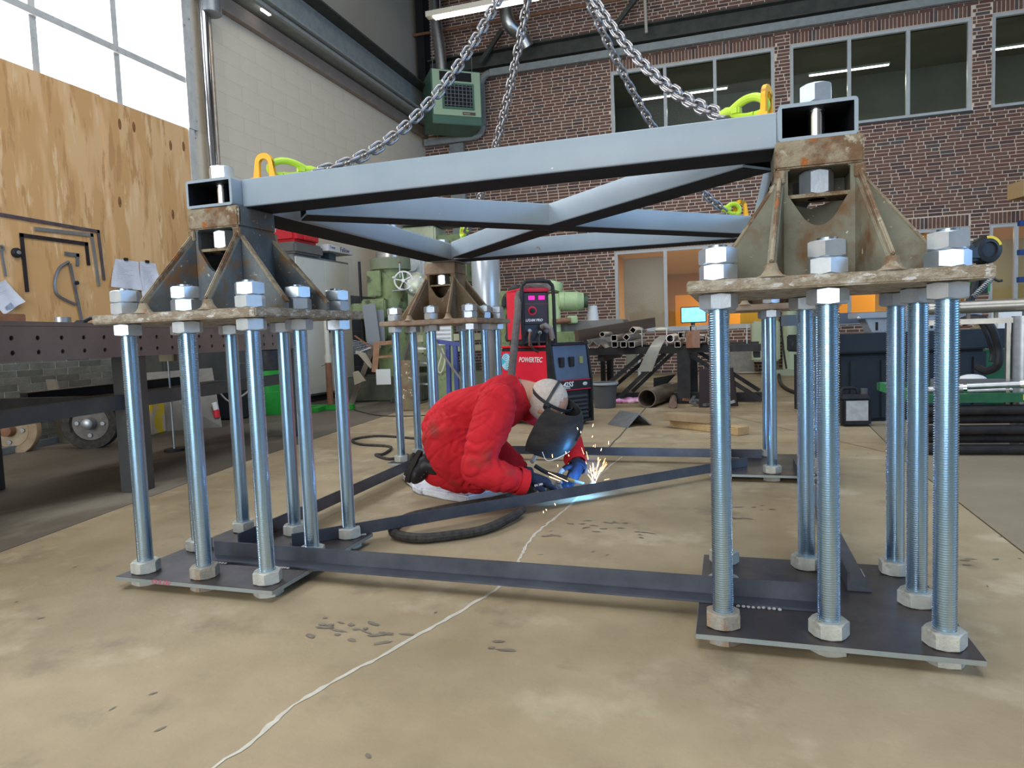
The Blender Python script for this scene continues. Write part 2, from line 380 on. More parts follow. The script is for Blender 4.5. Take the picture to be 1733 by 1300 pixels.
# dark scrape marks and spatter stains lying on the concrete
stain = M('floor_stain', (.17, .14, .105), (.24, .2, .15), scale=30, rough=.85)
def blot(c, rx, ry, rot, z=.0016, n=22):
    m = MB(); P = []
    for i in range(n):
        t = 2*PI*i/n; k = 1 + .35*noise.noise(V((math.cos(t)*1.7 + c[0]*9, math.sin(t)*1.7 + c[1]*7, 1)))+rnd.uniform(-.12, .12)
        x, y = rx*k*math.cos(t), ry*k*math.sin(t); P.append((c[0] + x*math.cos(rot) - y*math.sin(rot), c[1] + x*math.sin(rot) + y*math.cos(rot), z))
    m._add(P, [tuple(range(n))]); return m
sm = MB()
for px in ((-1.152, 1.743, 0.000), (-1.038, 1.739, 0.000), (-0.977, 1.699, 0.000), (-0.558, 2.894, 0.000), (-0.490, 2.953, 0.000), (-0.637, 2.956, 0.000), (-0.055, 3.231, 0.000), (0.047, 3.126, 0.000), (0.143, 3.328, 0.000), (0.799, 2.715, 0.000), (-0.346, 2.826, 0.000), (-0.582, 1.704, 0.000), (-0.735, 2.753, 0.000), (-1.114, 1.668, 0.000)):
    for k in range(5):
        b = blot((px[0] + rnd.gauss(0, .035), px[1] + rnd.gauss(0, .03)), rnd.uniform(.006, .032), rnd.uniform(.003, .009), rnd.uniform(-.5, .6), .0016 + .0002*k)
        sm._add(b.v, b.f)
for k in range(90):
    x, y = rnd.uniform(-2.6, 1.5), rnd.uniform(1.1, 6.5); b = blot((x, y), rnd.uniform(.004, .014), rnd.uniform(.002, .006), rnd.uniform(0, 3), .0014, 9); sm._add(b.v, b.f)
sm.build('floor_stain', stain, fl, smooth=0, kind='stuff')

# ---- back wall of brick
XL, YB = -6.218, 13.9
OPEN = [(-2.15, .887, 4.44, 6.0), (1.16, 4.055, 4.44, 6.0), (4.35, 7.3, 4.44, 6.0), (-2.16, .90, .87, 2.47), (1.16, 4.055, .87, 2.47), (4.35, 7.3, .05, 2.47)]
mortar = M('mortar', (.88, .73, .59), (.76, .63, .50), scale=6, rough=.9)
wb = MB()
xs = sorted(set([XL, 8.6] + [v for o_ in OPEN for v in o_[:2]]))
zs = sorted(set([-.2, 8.2] + [v for o_ in OPEN for v in o_[2:]]))
for i in range(len(xs)-1):
    for j in range(len(zs)-1):
        cx, cz = (xs[i]+xs[i+1])/2, (zs[j]+zs[j+1])/2
        if not any(a < cx < b and c < cz < d for a, b, c, d in OPEN): wb.b2((xs[i], YB, zs[j]), (xs[i+1], YB+.24, zs[j+1]))
wall_back = struct(wb.build('wall_back', mortar, smooth=0))
bricks = [M('brick_%s' % k, a, b, scale=14, rough=.85, bump=.3, bscale=60) for k, a, b in (('brown', (.17, .092, .068), (.22, .124, .092)), ('dark', (.105, .064, .058), (.14, .085, .075)), ('red', (.22, .10, .074), (.18, .088, .068)), ('grey', (.14, .12, .11), (.11, .09, .082)))]
CH = .0625
cells = []
for r in range(0, 129):
    z0 = r*CH
    if z0 > 8.0: break
    x = XL + .02 - rnd.random()*.2
    while x < 7.4:
        L = .10 if rnd.random() < .16 else .21
        a, b = max(x, XL + .005), x + L
        x += L + .015
        if b - a < .03: continue
        for (o0, o1, p0, p1) in OPEN:
            s1 = p1 + (.215 if p1 < 6.5 else 0)
            if p0 - .01 < z0 + CH*.5 < p1 + .205:
                if a < o1 and b > o0:
                    if a < o0 - .04: b = o0 - .006
                    elif b > o1 + .04: a = o1 + .006
                    else: a = b
        if b - a > .03: cells.append((a, b, z0 + .0065, z0 + CH - .0075))
for (o0, o1, p0, p1) in OPEN:      # soldier courses over the windows
    x = o0
    while x < o1 - .03: cells.append((x + .005, x + .056, p1 + .008, p1 + .20)); x += .0625
def bsc(c):
    x, z = (c[0]+c[1])/2, (c[2]+c[3])/2
    vis = 2.2 < x < 4.75 and 2.72 < z < 4.40 and abs(c[1]-c[0]) > .15
    return x if vis else -99
order = sorted(range(len(cells)), key=lambda i: -bsc(cells[i]))
near = set(i for i in order[:300] if bsc(cells[i]) > 0)
bm_full = MB().b2((0, -.007, 0), (.21, .0, CH - .011)).mesh('brick', smooth=0)
bmesh_var = []
for mt in bricks:
    me = bm_full.copy(); me.materials.append(mt); bmesh_var.append(me)
mass = MB()
for i, (a, b, c, d) in enumerate(cells):
    k = rnd.choices((0, 1, 2, 3), (60, 18, 17, 5))[0]; pr = rnd.uniform(.004, .009)
    if i in near and b - a > .2:
        o = bpy.data.objects.new('brick', bmesh_var[k]); COL.objects.link(o); o.parent = wall_back; o.location = (a, YB, c); continue
    mass._add([(a, YB, c), (b, YB, c), (b, YB, d), (a, YB, d), (a, YB-pr, c), (b, YB-pr, c), (b, YB-pr, d), (a, YB-pr, d)], [(4, 5, 6, 7), (0, 1, 5, 4), (1, 2, 6, 5), (2, 3, 7, 6), (3, 0, 4, 7)], k)
mass.build('brickwork', bricks, wall_back, smooth=0, kind='stuff')
# sills and steel along the wall
alu = M('window_frame_grey', (.50, .51, .50), (.56, .57, .56), scale=9, rough=.4)
dkmetal = M('dark_green_beam', (.055, .06, .05), (.085, .085, .07), scale=5, rough=.6)
gtray = M('cable_tray_grey', (.26, .28, .27), (.33, .35, .33), scale=8, rough=.5)
officeglass = glass('office_glass', (.90, .94, .90), .004, .01)
warmglass = glass('lower_glass', (.95, .96, .95), .003, .01)
def window(n, x0, x1, z0, z1, mull, gl, extra=None):
    f = MB(); y0, y1 = YB + .02, YB + .09; t = .055
    f.b2((x0, y0, z0), (x0+t, y1, z1)); f.b2((x1-t, y0, z0), (x1, y1, z1)); f.b2((x0+t, y0, z1-t), (x1-t, y1, z1)); f.b2((x0+t, y0, z0), (x1-t, y1, z0+t))
    fr = struct(f.build('window_%d' % n, alu, smooth=0))
    for mx in mull: MB().b2((mx-.03, y0-.005, z0+t), (mx+.03, y1, z1-t)).build('mullion', alu, fr, smooth=0)
    xs_ = [x0+t] + [v for mx in mull for v in (mx-.03, mx+.03)] + [x1-t]
    for i in range(0, len(xs_), 2): MB().b2((xs_[i], YB+.05, z0+t), (xs_[i+1], YB+.058, z1-t)).build('pane', gl, fr, smooth=0)
    MB().b2((x0-.01, YB-.03, z0-.035), (x1+.01, YB+.06, z0-.003)).build('sill', dkmetal if z0 > 3 else alu, fr, smooth=0)
    MB().b2((x0+t, y1, z1-.02), (x1-t, YB+.24, z1-.002)).build('reveal', blackm, fr, smooth=0)
    return fr
window(2, -2.15, .887, 4.44, 6.0, (-1.1, -.17), officeglass)
window(3, 1.16, 4.055, 4.44, 6.0, (2.15, 3.09), officeglass)
window(4, 4.35, 7.3, 4.44, 6.0, (5.35, 6.3), officeglass)
window(5, -2.16, .90, .87, 2.47, (-1.165, -.15), warmglass)
window(6, 1.16, 4.055, .87, 2.47, (2.15, 3.09), warmglass)
window(7, 4.35, 7.3, .05, 2.47, (4.75, 6.0), warmglass)
# rooms behind the windows
offw = M('office_wall_dark', (.17, .175, .155), (.21, .21, .19), scale=1, rough=.8)
offc = M('office_ceiling', (.20, .20, .17), (.17, .17, .15), scale=1, rough=.8)
warmw = M('canteen_wall', (.62, .42, .19), (.55, .38, .18), scale=1, rough=.7)
orw = M('canteen_orange', (.78, .36, .05), (.70, .33, .06), scale=1, rough=.7)
rm = MB(); rm.b2((-2.6, 17.6, 4.0), (8.4, 17.8, 6.6)); rm.b2((-2.8, 14.15, 4.0), (-2.6, 17.8, 6.6)); rm.b2((-2.6, 14.15, 3.9), (8.4, 17.6, 4.05)); rm.b2((8.4, 14.15, 3.9), (8.6, 17.8, 6.6))
o = struct(rm.build('wall_upper_office', offw, smooth=0)); struct(MB().b2((-2.6, 14.15, 6.45), (8.4, 17.6, 6.6)).build('ceiling_upper_office', offc, smooth=0))
rm = MB(); rm.b2((-2.6, 24.5, 0), (8.4, 24.7, 2.9)); rm.b2((-2.8, 14.15, 0), (-2.6, 24.7, 2.9)); rm.b2((8.4, 14.15, 0), (8.6, 24.7, 2.9))
struct(rm.build('wall_canteen', warmw, smooth=0)); struct(MB().b2((-2.6, 14.15, 2.78), (8.4, 24.5, 2.9)).build('ceiling_canteen', M('canteen_ceiling', (.66, .55, .36), rough=.8), smooth=0))
struct(MB().b2((-2.6, 14.15, -.05), (8.4, 24.5, .03)).build('floor_canteen', M('canteen_floor', (.42, .3, .18), rough=.4), smooth=0))
struct(MB().b2((-1.3, 18.4, .03), (3.4, 18.5, 1.75)).build('wall_canteen_partition', orw, smooth=0))
struct(MB().b2((-2.1, 14.7, .03), (-1.22, 14.8, 2.4)).build('wall_canteen_screen', M('beige_screen', (.50, .42, .30), (.44, .37, .27), scale=1.5, rough=.7), smooth=0))
struct(MB().b2((4.38, 14.9, .03), (5.25, 15.0, 2.3)).build('wall_canteen_door', M('yellow_door', (.62, .47, .18), rough=.5), smooth=0))
panelE = M('panel_light_glow', (1, .93, .78), emit=7)
tubeE = M('strip_glow', (1, .96, .9), emit=6)
k = 0
for cx in (1.0, 4.2):
    for cy in (17.6, 19.6, 21.6):
        t = thing('ceiling_panel_light', '', 'light', (cx - .35 + (cy-17.6)*.1, cy, 2.72), group='panel lights in the lower room')
        t['label'] = ('%s square ceiling panel light seen through the lower %s window' % (('nearest', 'middle', 'farthest')[int((cy-17.6)/2+.1)], ('left', 'right')[cx > 2]))
        MB().box((0, 0, .025), (.66, .66, .05)).build('frame', white, t, local=True); MB().box((0, 0, -.004), (.6, .6, .008)).build('diffuser', panelE, t, local=True)
for cx in (1.0, 4.2):
    for cy in (17.6, 21.6): arealamp('panel_lamp', (cx, cy, 2.66), (0, 0, 0), .6, .6, 42, (1, .86, .66))
arealamp('canteen_fill', (-.6, 15.6, 2.7), (0, 0, 0), 1.2, .6, 40, (1, .88, .7))  # added fill without a fixture, brightens the canteen behind the glass
# desk with screen and boxes behind the lower left window
t = thing('desk', 'dark desk standing behind the lower window left of the brick pier', 'desk', (-.2, 15.0, 0.03))
MB().b2((-1.1, 14.7, .88), (.8, 15.3, .92)).build('desk_top', black, t); 
for x in (-1.05, .75): MB().b2((x-.03, 14.75, .03), (x+.03, 15.25, .88)).build('leg', black, t)
t = thing('computer_monitor', 'black monitor with a glowing blue screen behind the lower window', 'monitor', (-.7, 14.95, .92))
MB().b2((-.95, 14.93, .99), (-.42, 14.97, 1.33)).build('housing', black, t, bev=.01)
MB().b2((-.93, 14.922, 1.01), (-.44, 14.929, 1.31)).build('screen', M('screen_glow', (.15, .55, .95), (.6, .9, 1), scale=3, emit=1.5), t, smooth=0)
MB().b2((-.74, 14.9, .92), (-.66, 15.05, .99)).build('stand', black, t)
pink = M('pink_box', (.62, .10, .16), (.7, .2, .25), scale=6, rough=.6)
for i, (x, z, w_, nm) in enumerate(((-.22, .92, .34, 'lower wide pink box under another on the desk behind the window'), (-.16, 1.13, .2, 'small pink box on top of the wide pink box behind the window'))):
    one('storage_box', MB().b2((x-w_/2, 14.85, z), (x+w_/2, 15.1, z+.205)), pink, nm, 'box', 'pink boxes behind the window', bev=.008)
one('yellow_crate', MB().b2((.25, 14.85, .92), (.8, 15.15, 1.16)), M('crate_amber', (.85, .48, .03), rough=.5), 'amber yellow crate on the desk behind the window, right of the pink boxes', 'crate', bev=.01)
# strip lights of the upper office
for i, (a, b, nm) in enumerate((((-1.790, 15.600, 5.958), (0.074, 15.600, 5.935), 'left upper'), ((1.647, 15.600, 5.948), (3.140, 15.600, 5.981), 'middle upper'), ((4.920, 15.600, 5.962), (5.928, 15.600, 5.974), 'right upper'))):
    t = thing('strip_light', 'slim lit strip light behind the %s window' % nm, 'light', a, group='office strip lights'); z = (a[2]+b[2])/2
    MB().b2((a[0], 15.57, z), (b[0], 15.63, z+.04)).build('housing', gtray, t, smooth=0); MB().b2((a[0]+.02, 15.575, z-.02), (b[0]-.02, 15.625, z)).build('tube', tubeE, t, smooth=0)
for x in (-.7, 2.6, 5.9): arealamp('office_lamp', (x, 15.6, 5.6), (0, 0, 0), 1.8, .3, 28, (1, .95, .85))
# beam, tray, ducts on the back wall
t = thing('wall_girder', 'dark green steel girder running along the top of the brick wall', 'girder', (0, YB-.1, 6.40))
MB().b2((-6.2, YB-.10, 6.42), (8.5, YB-.009, 6.70)).build('web', dkmetal, t, smooth=0); MB().b2((-6.2, YB-.24, 6.70), (8.5, YB-.009, 6.73)).build('flange', dkmetal, t, smooth=0); MB().b2((-6.2, YB-.24, 6.40), (8.5, YB-.009, 6.42)).build('flange', dkmetal, t, smooth=0)
t = thing('cable_tray', 'grey cable tray running over the office windows and down beside the heater', 'cable tray', (0, YB-.1, 6.22))
MB().b2((-4.62, YB-.20, 6.22), (8.5, YB-.12, 6.36)).build('tray_run', gtray, t, smooth=0)
MB().tube(arc((-4.62, YB-.16, 6.09), .2, PI/2, PI, 6), .07, 10).build('elbow', gtray, t)
MB().b2((-4.89, YB-.21, 5.25), (-4.75, YB-.12, 6.09)).build('drop', gtray, t, smooth=0)
MB().tube(arc((-5.02, YB-.16, 5.25), .2, 0, -PI/2, 6), .07, 10).build('elbow', gtray, t)
MB().b2((-6.15, YB-.21, 4.98), (-5.0, YB-.12, 5.12)).build('tray_run', gtray, t, smooth=0)
one('down_tray', MB().b2((-5.6, YB-.14, 1.2), (-5.28, YB-.04, 4.97)), gtray, 'flat grey trunking dropping down the brick wall under the heater', 'trunking')
t = thing('roof_brace', 'dark diagonal roof brace crossing the upper bricks, left of the chains', 'brace', (-4.664, 13.550, 6.394))
MB().bar((-4.765, 13.550, 6.433), (-4.257, 13.550, 7.028), .08, .08).build('strut', dkmetal, t); 
t = thing('roof_brace', 'dark diagonal roof brace crossing the upper bricks, right of the chains', 'brace', (-1.971, 13.550, 6.736))
MB().bar((-1.971, 13.550, 6.736), (-1.510, 13.550, 7.222), .08, .08).build('strut', dkmetal, t)
one('brown_pipe', MB().cyl((-6.192, 13.500, 7.209), (-1.198, 13.500, 7.165), .03), brown, 'thin rust-red pipe crossing the upper bricks behind the chains', 'pipe')
one('conduit_pipe', MB().cyl((-1.399, 13.600, 6.508), (-1.416, 13.600, 7.228), .03), M('cream_pipe', (.55, .5, .4), rough=.5), 'cream upright conduit above the cable tray', 'pipe')
t = thing('corner_column', 'dark steel column standing in the far corner of the hall', 'column', (-6.0, 13.6, 5.8))
MB().b2((-6.15, 13.55, 5.8), (-5.98, 13.85, 8.1)).build('shaft', blackm, t); MB().b2((-6.2, 13.35, 5.55), (-5.85, 13.85, 6.25)).build('bracket', blackm, t, bev=.01)

# ---- left wall
blockw = M('painted_block', (.82, .715, .56), (.76, .66, .51), scale=1.2, rough=.85, bump=.15, bscale=30, spots=((.34, .30, .26), 1.1, .70, .14))
blockd = M('dado_block', (.115, .115, .118), (.15, .145, .14), scale=2, rough=.8, bump=.15, bscale=30)
blockm = M('under_window_block', (.16, .15, .125), (.10, .095, .08), scale=2, rough=.85, bump=.3, bscale=20)
jointm = M('block_joint', (.72, .63, .49), rough=.9)
wl = MB(); wl.b2((XL-.35, -7.2, -.2), (XL, 6.95, 1.12)); wl.b2((XL-.35, 6.95, -.2), (XL, 13.9, 8.2)); wl.b2((XL-.35, -7.2, 6.3), (XL, 6.95, 8.2)); wl.b2((XL-.35, -7.2, 1.12), (XL, -.5, 6.3))
wall_left = struct(wl.build('wall_left', jointm, smooth=0))
BW = {}
def block(y, z, L, H, mt):
    key = (round(L, 3), round(H, 3), mt.name)
    if key not in BW:
        me = MB().b2((0, 0, 0), (.002, L-.003, H-.003)).mesh('block', smooth=0); me.materials.append(mt); BW[key] = me
    o = bpy.data.objects.new('block', BW[key]); COL.objects.link(o); o.parent = wall_left; o.location = (XL, y, z)
for r in range(25):
    z = r*.207; y = 6.96 if r % 2 else 6.63
    while y < 13.88:
        y0 = max(y, 6.96); L = min(y + .66, 13.9) - y0
        block(y0, z, L, .207, blockd if z < 1.6 else blockw); y += .66
pbr = []
for c1, c2 in (((.17, .165, .135), (.12, .12, .10)), ((.13, .13, .11), (.18, .17, .145)), ((.09, .09, .078), (.13, .125, .10))):
    me = MB().b2((-.001, 0, 0), (.007, .245, .0585)).mesh('brick', smooth=0); me.materials.append(M('painted_brick_%d' % int(c1[0]*100), c1, c2, scale=9, rough=.85, bump=.5, bscale=40)); pbr.append(me)
for r in range(15):
    y = 3.30 + (.127 if r % 2 else 0)
    while y < 6.68:
        o = bpy.data.objects.new('brick', rnd.choice(pbr)); COL.objects.link(o); o.parent = wall_left; o.location = (XL + rnd.uniform(-.003, .001), y, .004 + r*.0635); y += .2535
MB().b2((XL, 7.0, 5.20), (XL+.006, 13.9, 8.2)).build('plaster_panel', M('upper_plaster', (.50, .44, .35), (.44, .385, .31), scale=.8, rough=.85, spots=((.10, .09, .085), 1.0, .66, .14)), wall_left, smooth=0)
# plywood boards
ply = M('plywood', (.68, .38, .155), (.80, .49, .235), scale=1.5, rough=.6, stretch=(1, 3.0, .5), bump=.03, spots=((.58, .31, .125), 2.6, .56, .04), spots2=((.84, .56, .30), 3.2, .58, .06), detail=2.5, lo=.46, hi=.54)
knot = M('wood_knot', (.22, .09, .035), (.32, .15, .06), scale=30, rough=.6)
for i, (y0, y1, lab) in enumerate(((-.5, .8, 0), (.8, 2.02, 0), (2.02, 3.24, 0), (3.24, 4.46, 0), (4.46, 5.665, 0), (5.665, 6.91, 0))):
    o = MB().b2((XL+.012, y0+.0006, .93), (XL+.03 + .004*(i % 2), y1-.0006, 3.505 - (.02 if i == 5 else 0))).build('plywood_panel', ply, wall_left, smooth=0)
kn = 0
for p in ((-6.180, 5.881, 3.269), (-6.180, 6.066, 3.289), (-6.180, 6.577, 3.220), (-6.180, 6.780, 3.257), (-6.180, 5.805, 2.433), (-6.180, 6.538, 2.417)):
    MB().ell((XL+.034, p[1], p[2]), (.004, .022, .06), 10, 6).build('wood_knot', knot, wall_left)
# steel window above the boards
wfr = M('steel_window_paint', (.62, .60, .55), (.52, .49, .44), scale=9, rough=.6, spots=((.25, .2, .15), 14, .62, .08))
f = MB(); f.b2((XL-.06, -.5, 3.42), (XL+.02, 7.02, 3.50)); f.b2((XL-.06, 6.87, 3.5), (XL+.06, 7.02, 6.3)); f.b2((XL-.06, -.5, 6.22), (XL+.02, 6.87, 6.3)); f.b2((XL-.06, 6.87, .93), (XL+.05, 6.96, 3.5))
win1 = struct(f.build('window_1', wfr, smooth=0))
for y in (.5, 1.4, 2.3, 3.2, 4.1, 5.0, 5.93): MB().b2((XL-.05, y-.036, 3.5), (XL+.01, y+.036, 6.22)).build('muntin', wfr, win1, smooth=0)
for z in (4.06, 5.12): MB().b2((XL-.055, -.45, z-.036), (XL+.045, 6.87, z+.036)).build('muntin', wfr, win1, smooth=0)
paneg = glass('daylight_glass', (.95, .97, 1), .02, .05)
ys = [-.47, .5, 1.4, 2.3, 3.2, 4.1, 5.0, 5.93, 6.87]; zz = [3.5, 4.06, 5.12, 6.22]
for i in range(8):
    for j in range(3): MB().b2((XL-.03, ys[i]+.025, zz[j]+.03), (XL-.024, ys[i+1]-.025, zz[j+1]-.03)).build('pane', paneg, win1, smooth=0)
# pipe column beside the window
t = thing('steel_post', 'tall shiny round pipe standing on the wall between window and blocks', 'pipe', (-6.1, 7.2, 0))
MB().cyl((-6.08, 7.14, 0), (-6.08, 7.14, 5.05), .055, n=20).build('pipe', M('polished_post', (.66, .68, .72), (.40, .38, .37), scale=3, rough=.15, metal=1, stretch=(1, 1, .3)), t)
MB().cyl((-6.12, 7.28, 0), (-6.12, 7.28, 4.95), .03, n=14).build('thin_pipe', M('rusty_thin_pipe', (.50, .34, .22), (.62, .55, .45), scale=12, rough=.4, metal=.6), t)
MB().cyl((-6.03, 7.22, 4.95), (-6.03, 7.22, 5.16), .13, n=20).build('cap', steelgrey, t)
# crane runway on the left wall
t = thing('crane_runway', 'grey steel crane runway beam on the left wall with a beige pipe below', 'beam', (XL+.2, 10, 5.15))
MB().b2((XL+.01, 4.0, 5.17), (XL+.10, 13.85, 5.36)).build('wall_plate', M('beige_flange', (.36, .29, .24), (.30, .25, .21), scale=6, rough=.7), t, smooth=0)
MB().b2((XL+.01, 4.0, 5.40), (XL+.48, 13.85, 5.43)).build('bottom_flange', gtray, t, smooth=0)
MB().b2((XL+.22, 4.0, 5.43), (XL+.25, 13.85, 5.95)).build('web', gtray, t, smooth=0)
MB().b2((XL+.01, 4.0, 5.95), (XL+.48, 13.85, 5.98)).build('top_flange', dkmetal, t, smooth=0)
MB().b2((XL+.16, 4.0, 5.98), (XL+.32, 13.85, 6.03)).build('rail', dkmetal, t, smooth=0)
one('strip_light', MB().b2((XL+.30, 8.05, 5.33), (XL+.34, 8.22, 5.36)), M('strip_glow_small', (1, 1, .92), emit=4), 'short lit strip under the crane runway', 'light')
one('cable_duct', MB().b2((XL+.36, 7.2, 5.33), (XL+.42, 12.6, 5.38)), gtray, 'slim pale cable duct under the crane runway', 'cable duct')
# ---- the rest of the hall, out of the picture
shell = M('hall_shell', (.40, .39, .36), (.34, .33, .31), scale=1, rough=.9)
struct(MB().b2((8.6, -7.2, -.2), (8.8, 13.9, 8.2)).build('wall_right', shell, smooth=0))
struct(MB().b2((-6.6, -7.4, -.2), (8.8, -7.2, 8.2)).build('wall_front', shell, smooth=0))
struct(MB().b2((-6.6, -7.4, 8.2), (8.8, 14.2, 8.4)).build('ceiling', M('hall_roof', (.16, .16, .15), rough=.9), smooth=0))
for x in (-4.5, 4.5):
    MB().b2((x-.1, -7.2, 7.6), (x+.1, 13.8, 8.19)).build('roof_beam', dkmetal, bpy.data.objects['ceiling'], smooth=0)

# ================================================================== the bolted rig
TW = {'FL': (-1.771, 2.167), 'FR': (.241, 2.149), 'RR': (.225, 4.24), 'RL': (-1.821, 4.314)}
S = .2632
# one rod with real thread rings, shared by all 32
def rod_mesh():
    m = MB(); prof = []; z = .001; p = .0062; R = .0275
    zt = 1.066
    prof.append((0.0, z)); prof.append((R-.002, z))
    while z < zt - p:
        prof += [(R-.0036, z + p*.08), (R, z + p*.42), (R, z + p*.58), (R-.0036, z + p*.92)]; z += p
    prof += [(R-.003, zt), (0, zt)]
    m.lathe(prof, n=20); return m
rod_me = rod_mesh().mesh('threaded_rod', smooth=50); rod_me.materials.append(zinc)
NUTS = {}
def nut_mesh(mt, h, rot):
    k = (mt.name, h, rot)
    if k not in NUTS:
        me = MB().hexnut((0, 0, 0), .086, h, rot).mesh('hex_nut', smooth=25); me.materials.append(mt); NUTS[k] = me
    return NUTS[k]
where = {'FL': 'front left', 'FR': 'front right', 'RR': 'rear right', 'RL': 'rear left'}
rots = [0, .3, .55, .8, .15, .95]
for T, (cx, cy) in TW.items():
    t = thing('anchor_bolt_cage', 'cage of eight zinc threaded rods rising from a dark base plate, %s' % where[T], 'bolt cage', (cx, cy, 0), group='anchor bolt cages')
    b = MB(); b.box((0, 0, .0355), (.665, .665, .015)); bp = b.build('base_plate', mill, t, local=True, bev=.0015)
    e = MB()
    for s_ in (-1, 1): e.box((0, s_*.3332, .0355), (.664, .0012, .013)); e.box((s_*.3332, 0, .0355), (.0012, .664, .013))
    e.build('cut_edge', edgem, bp, local=True, smooth=0)
    for i in (-1, 0, 1):
        for j in (-1, 0, 1):
            if i == 0 and j == 0: continue
            r = bpy.data.objects.new('threaded_rod', rod_me); COL.objects.link(r); r.parent = t; r.location = (i*S, j*S, 0)
            for z, h, mt in ((.0005, .027, nutd), (.0435, .042, nutd), (.900, .041, nutm), (.9745, .042, nutm), (1.017, .042, nutm)):
                if z < .1 and ((T == 'FL' and (i, j) == (0, -1)) or (T == 'FR' and (i, j) == (-1, -1))): mt = nutr
                n = bpy.data.objects.new('hex_nut', nut_mesh(mt, h, rnd.choice(rots))); COL.objects.link(n); n.parent = r; n.location = (0, 0, z)
# rusty brackets on top of the cages
def bracket(T):
    cx, cy = TW[T]; rusty = T in ('RL', 'RR')
    t = thing('column_bracket', {'FL': 'grey and rust welded foot bracket, front left on its bolts', 'FR': 'largest rusty beige welded foot bracket, front right on its bolts', 'RL': 'brown rusty welded foot bracket behind the kneeling welder', 'RR': 'rusty foot bracket at the rear right, mostly hidden behind the front one'}[T], 'bracket', (cx, cy, .942), group='welded foot brackets')
    Z = -.942
    mp = castplate if not rusty else M('bracket_plate_brown', (.30, .20, .13), (.42, .33, .25), scale=14, rough=.8, bump=.4, bscale=60)
    mc = castdark if rusty else (castrust if T == 'FR' else cast)
    body = {'FL': cast, 'FR': M('bracket_olive', (.15, .145, .105), (.25, .235, .17), scale=4, rough=.65, bump=.25, spots=((.15, .075, .03), 5, .52, .14), spots2=((.58, .53, .40), 42, .66, .04)), 'RL': castdark, 'RR': castdark}[T]
    edge = castrust if not rusty else M('bracket_edge_brown', (.42, .32, .22), (.30, .2, .12), scale=20, rough=.8, bump=.3)
    m = MB(); m.box((0, 0, .0158), (.68, .68, .031)); o = m.build('foot_plate', mp, t, local=True, bev=.004)
    # head block: grey sides, rusty front lip
    zt, zb = 1.354 + Z, 1.278 + Z
    hb_ = MB().box((0, .004, (zt+zb)/2), (.218, .204, zt-zb)).build('head_block', body, t, local=True, bev=.006)
    MB().box((0, -.102, (zt+zb)/2), (.222, .014, zt-zb-.001)).build('front_lip', castrust if not rusty else mp, hb_, local=True, bev=.005)
    # two side walls and the splayed ribs running out of them
    for s_ in (-1, 1):
        x = s_*.1
        MB().box((x, 0, (zb+.031)/2), (.018, .205, zb-.031)).build('side_wall', body, t, local=True, bev=.002)
        for q in (-1, 1):
            h = .011; A = [(x-h, q*.100, 1.245+Z), (x+h, q*.100, 1.245+Z), (x*1.35+h, q*.312, 1.005+Z), (x*1.35-h, q*.312, 1.005+Z)]
            Bm = [(x-h, q*.100, .031), (x+h, q*.100, .031), (x*1.35+h, q*.312, .031), (x*1.35-h, q*.312, .031)]
            m = MB(); m.hexa(Bm + A); rb = m.build('rib', body, t, local=True, bev=.002)
            m = MB(); m.bar((x, q*.104, zb-.002), (x, q*.104, 1.24+Z), .028, .012, (0, 1, 0)); m.bar((x, q*.102, 1.250+Z), (x*1.35, q*.316, 1.005+Z), .028, .010, (1, 0, 0)); m.bar((x*1.35, q*.316, 1.008+Z), (x*1.35, q*.316, .031), .028, .010, (0, 1, 0))
            m.build('rib_edge', edge, rb, local=True, bev=.003)
            MB().lathe([(.040, 0), (.026, .006), (.018, .018), (.014, .034)], (x*1.35, q*.312, .031), 12).build('weld_fillet', edge, rb, local=True)
    # front and rear walls with the opening for the pin nut, flared into side gussets
    reach = {'FL': {(-1, -1): .335, (1, -1): .285, (1, 1): .332, (-1, 1): .30}, 'FR': {(-1, -1): .275, (1, -1): .30, (1, 1): .32, (-1, 1): .30}}.get(T, {})
    for s_ in (-1, 1):
        y = s_*.092; m = MB(); F = s_ < 0
        prof = [(zb, .070 if F else .05), (1.272+Z, .078 if F else .05), (1.21+Z, .078 if F else .05), (1.195+Z, .070 if F else 0), (1.165+Z, .052 if F else 0), (1.14+Z, .036 if F else 0), (1.125+Z, .018 if F else 0), (1.12+Z, 0), (1.0+Z, 0), (.031, 0)]
        for (z1, h1), (z0, h0) in zip(prof[:-1], prof[1:]):
            for d in (-1, 1):
                m.prism([(d*h1, y-.008, z1), (d*.094, y-.008, z1), (d*.094, y-.008, z0), (d*h0, y-.008, z0)], (0, .016, 0))
        m.build('web_plate', body, t, local=True, smooth=0)
        for d in (-1, 1):
            R_ = reach.get((d, s_), .30)
            pts = [(d*.105, y-.008, 1.245+Z), (d*R_, y-.008, 1.0+Z), (d*R_, y-.008, .031), (d*.105, y-.008, .031)]
            g = MB().prism(pts, (0, .016, 0)).build('gusset', body, t, local=True, bev=.002)
            MB().bar((d*.105, y, 1.249+Z), (d*R_, y, 1.0+Z), .022, .009, (1, 0, 0)).build('gusset_edge', edge, g, local=True, bev=.002)
    MB().box((0, -.04, 1.205+Z), (.19, .1, .01)).build('cross_plate', edge, t, local=True)
    # pin bolt through the frame
    p = thing('pin_bolt', 'thick silver pin bolt with long nuts through the %s corner of the lifting frame' % where[T], 'bolt', (cx, cy-.045, 1.2), group='pin bolts of the frame')
    MB().cyl((0, 0, .0), (0, 0, .30), .0225, n=24).build('shank', chromem, p, local=True)
    MB().cyl((0, 0, .237), (0, 0, .248), .026, n=24).build('collar', chromem, p, local=True)
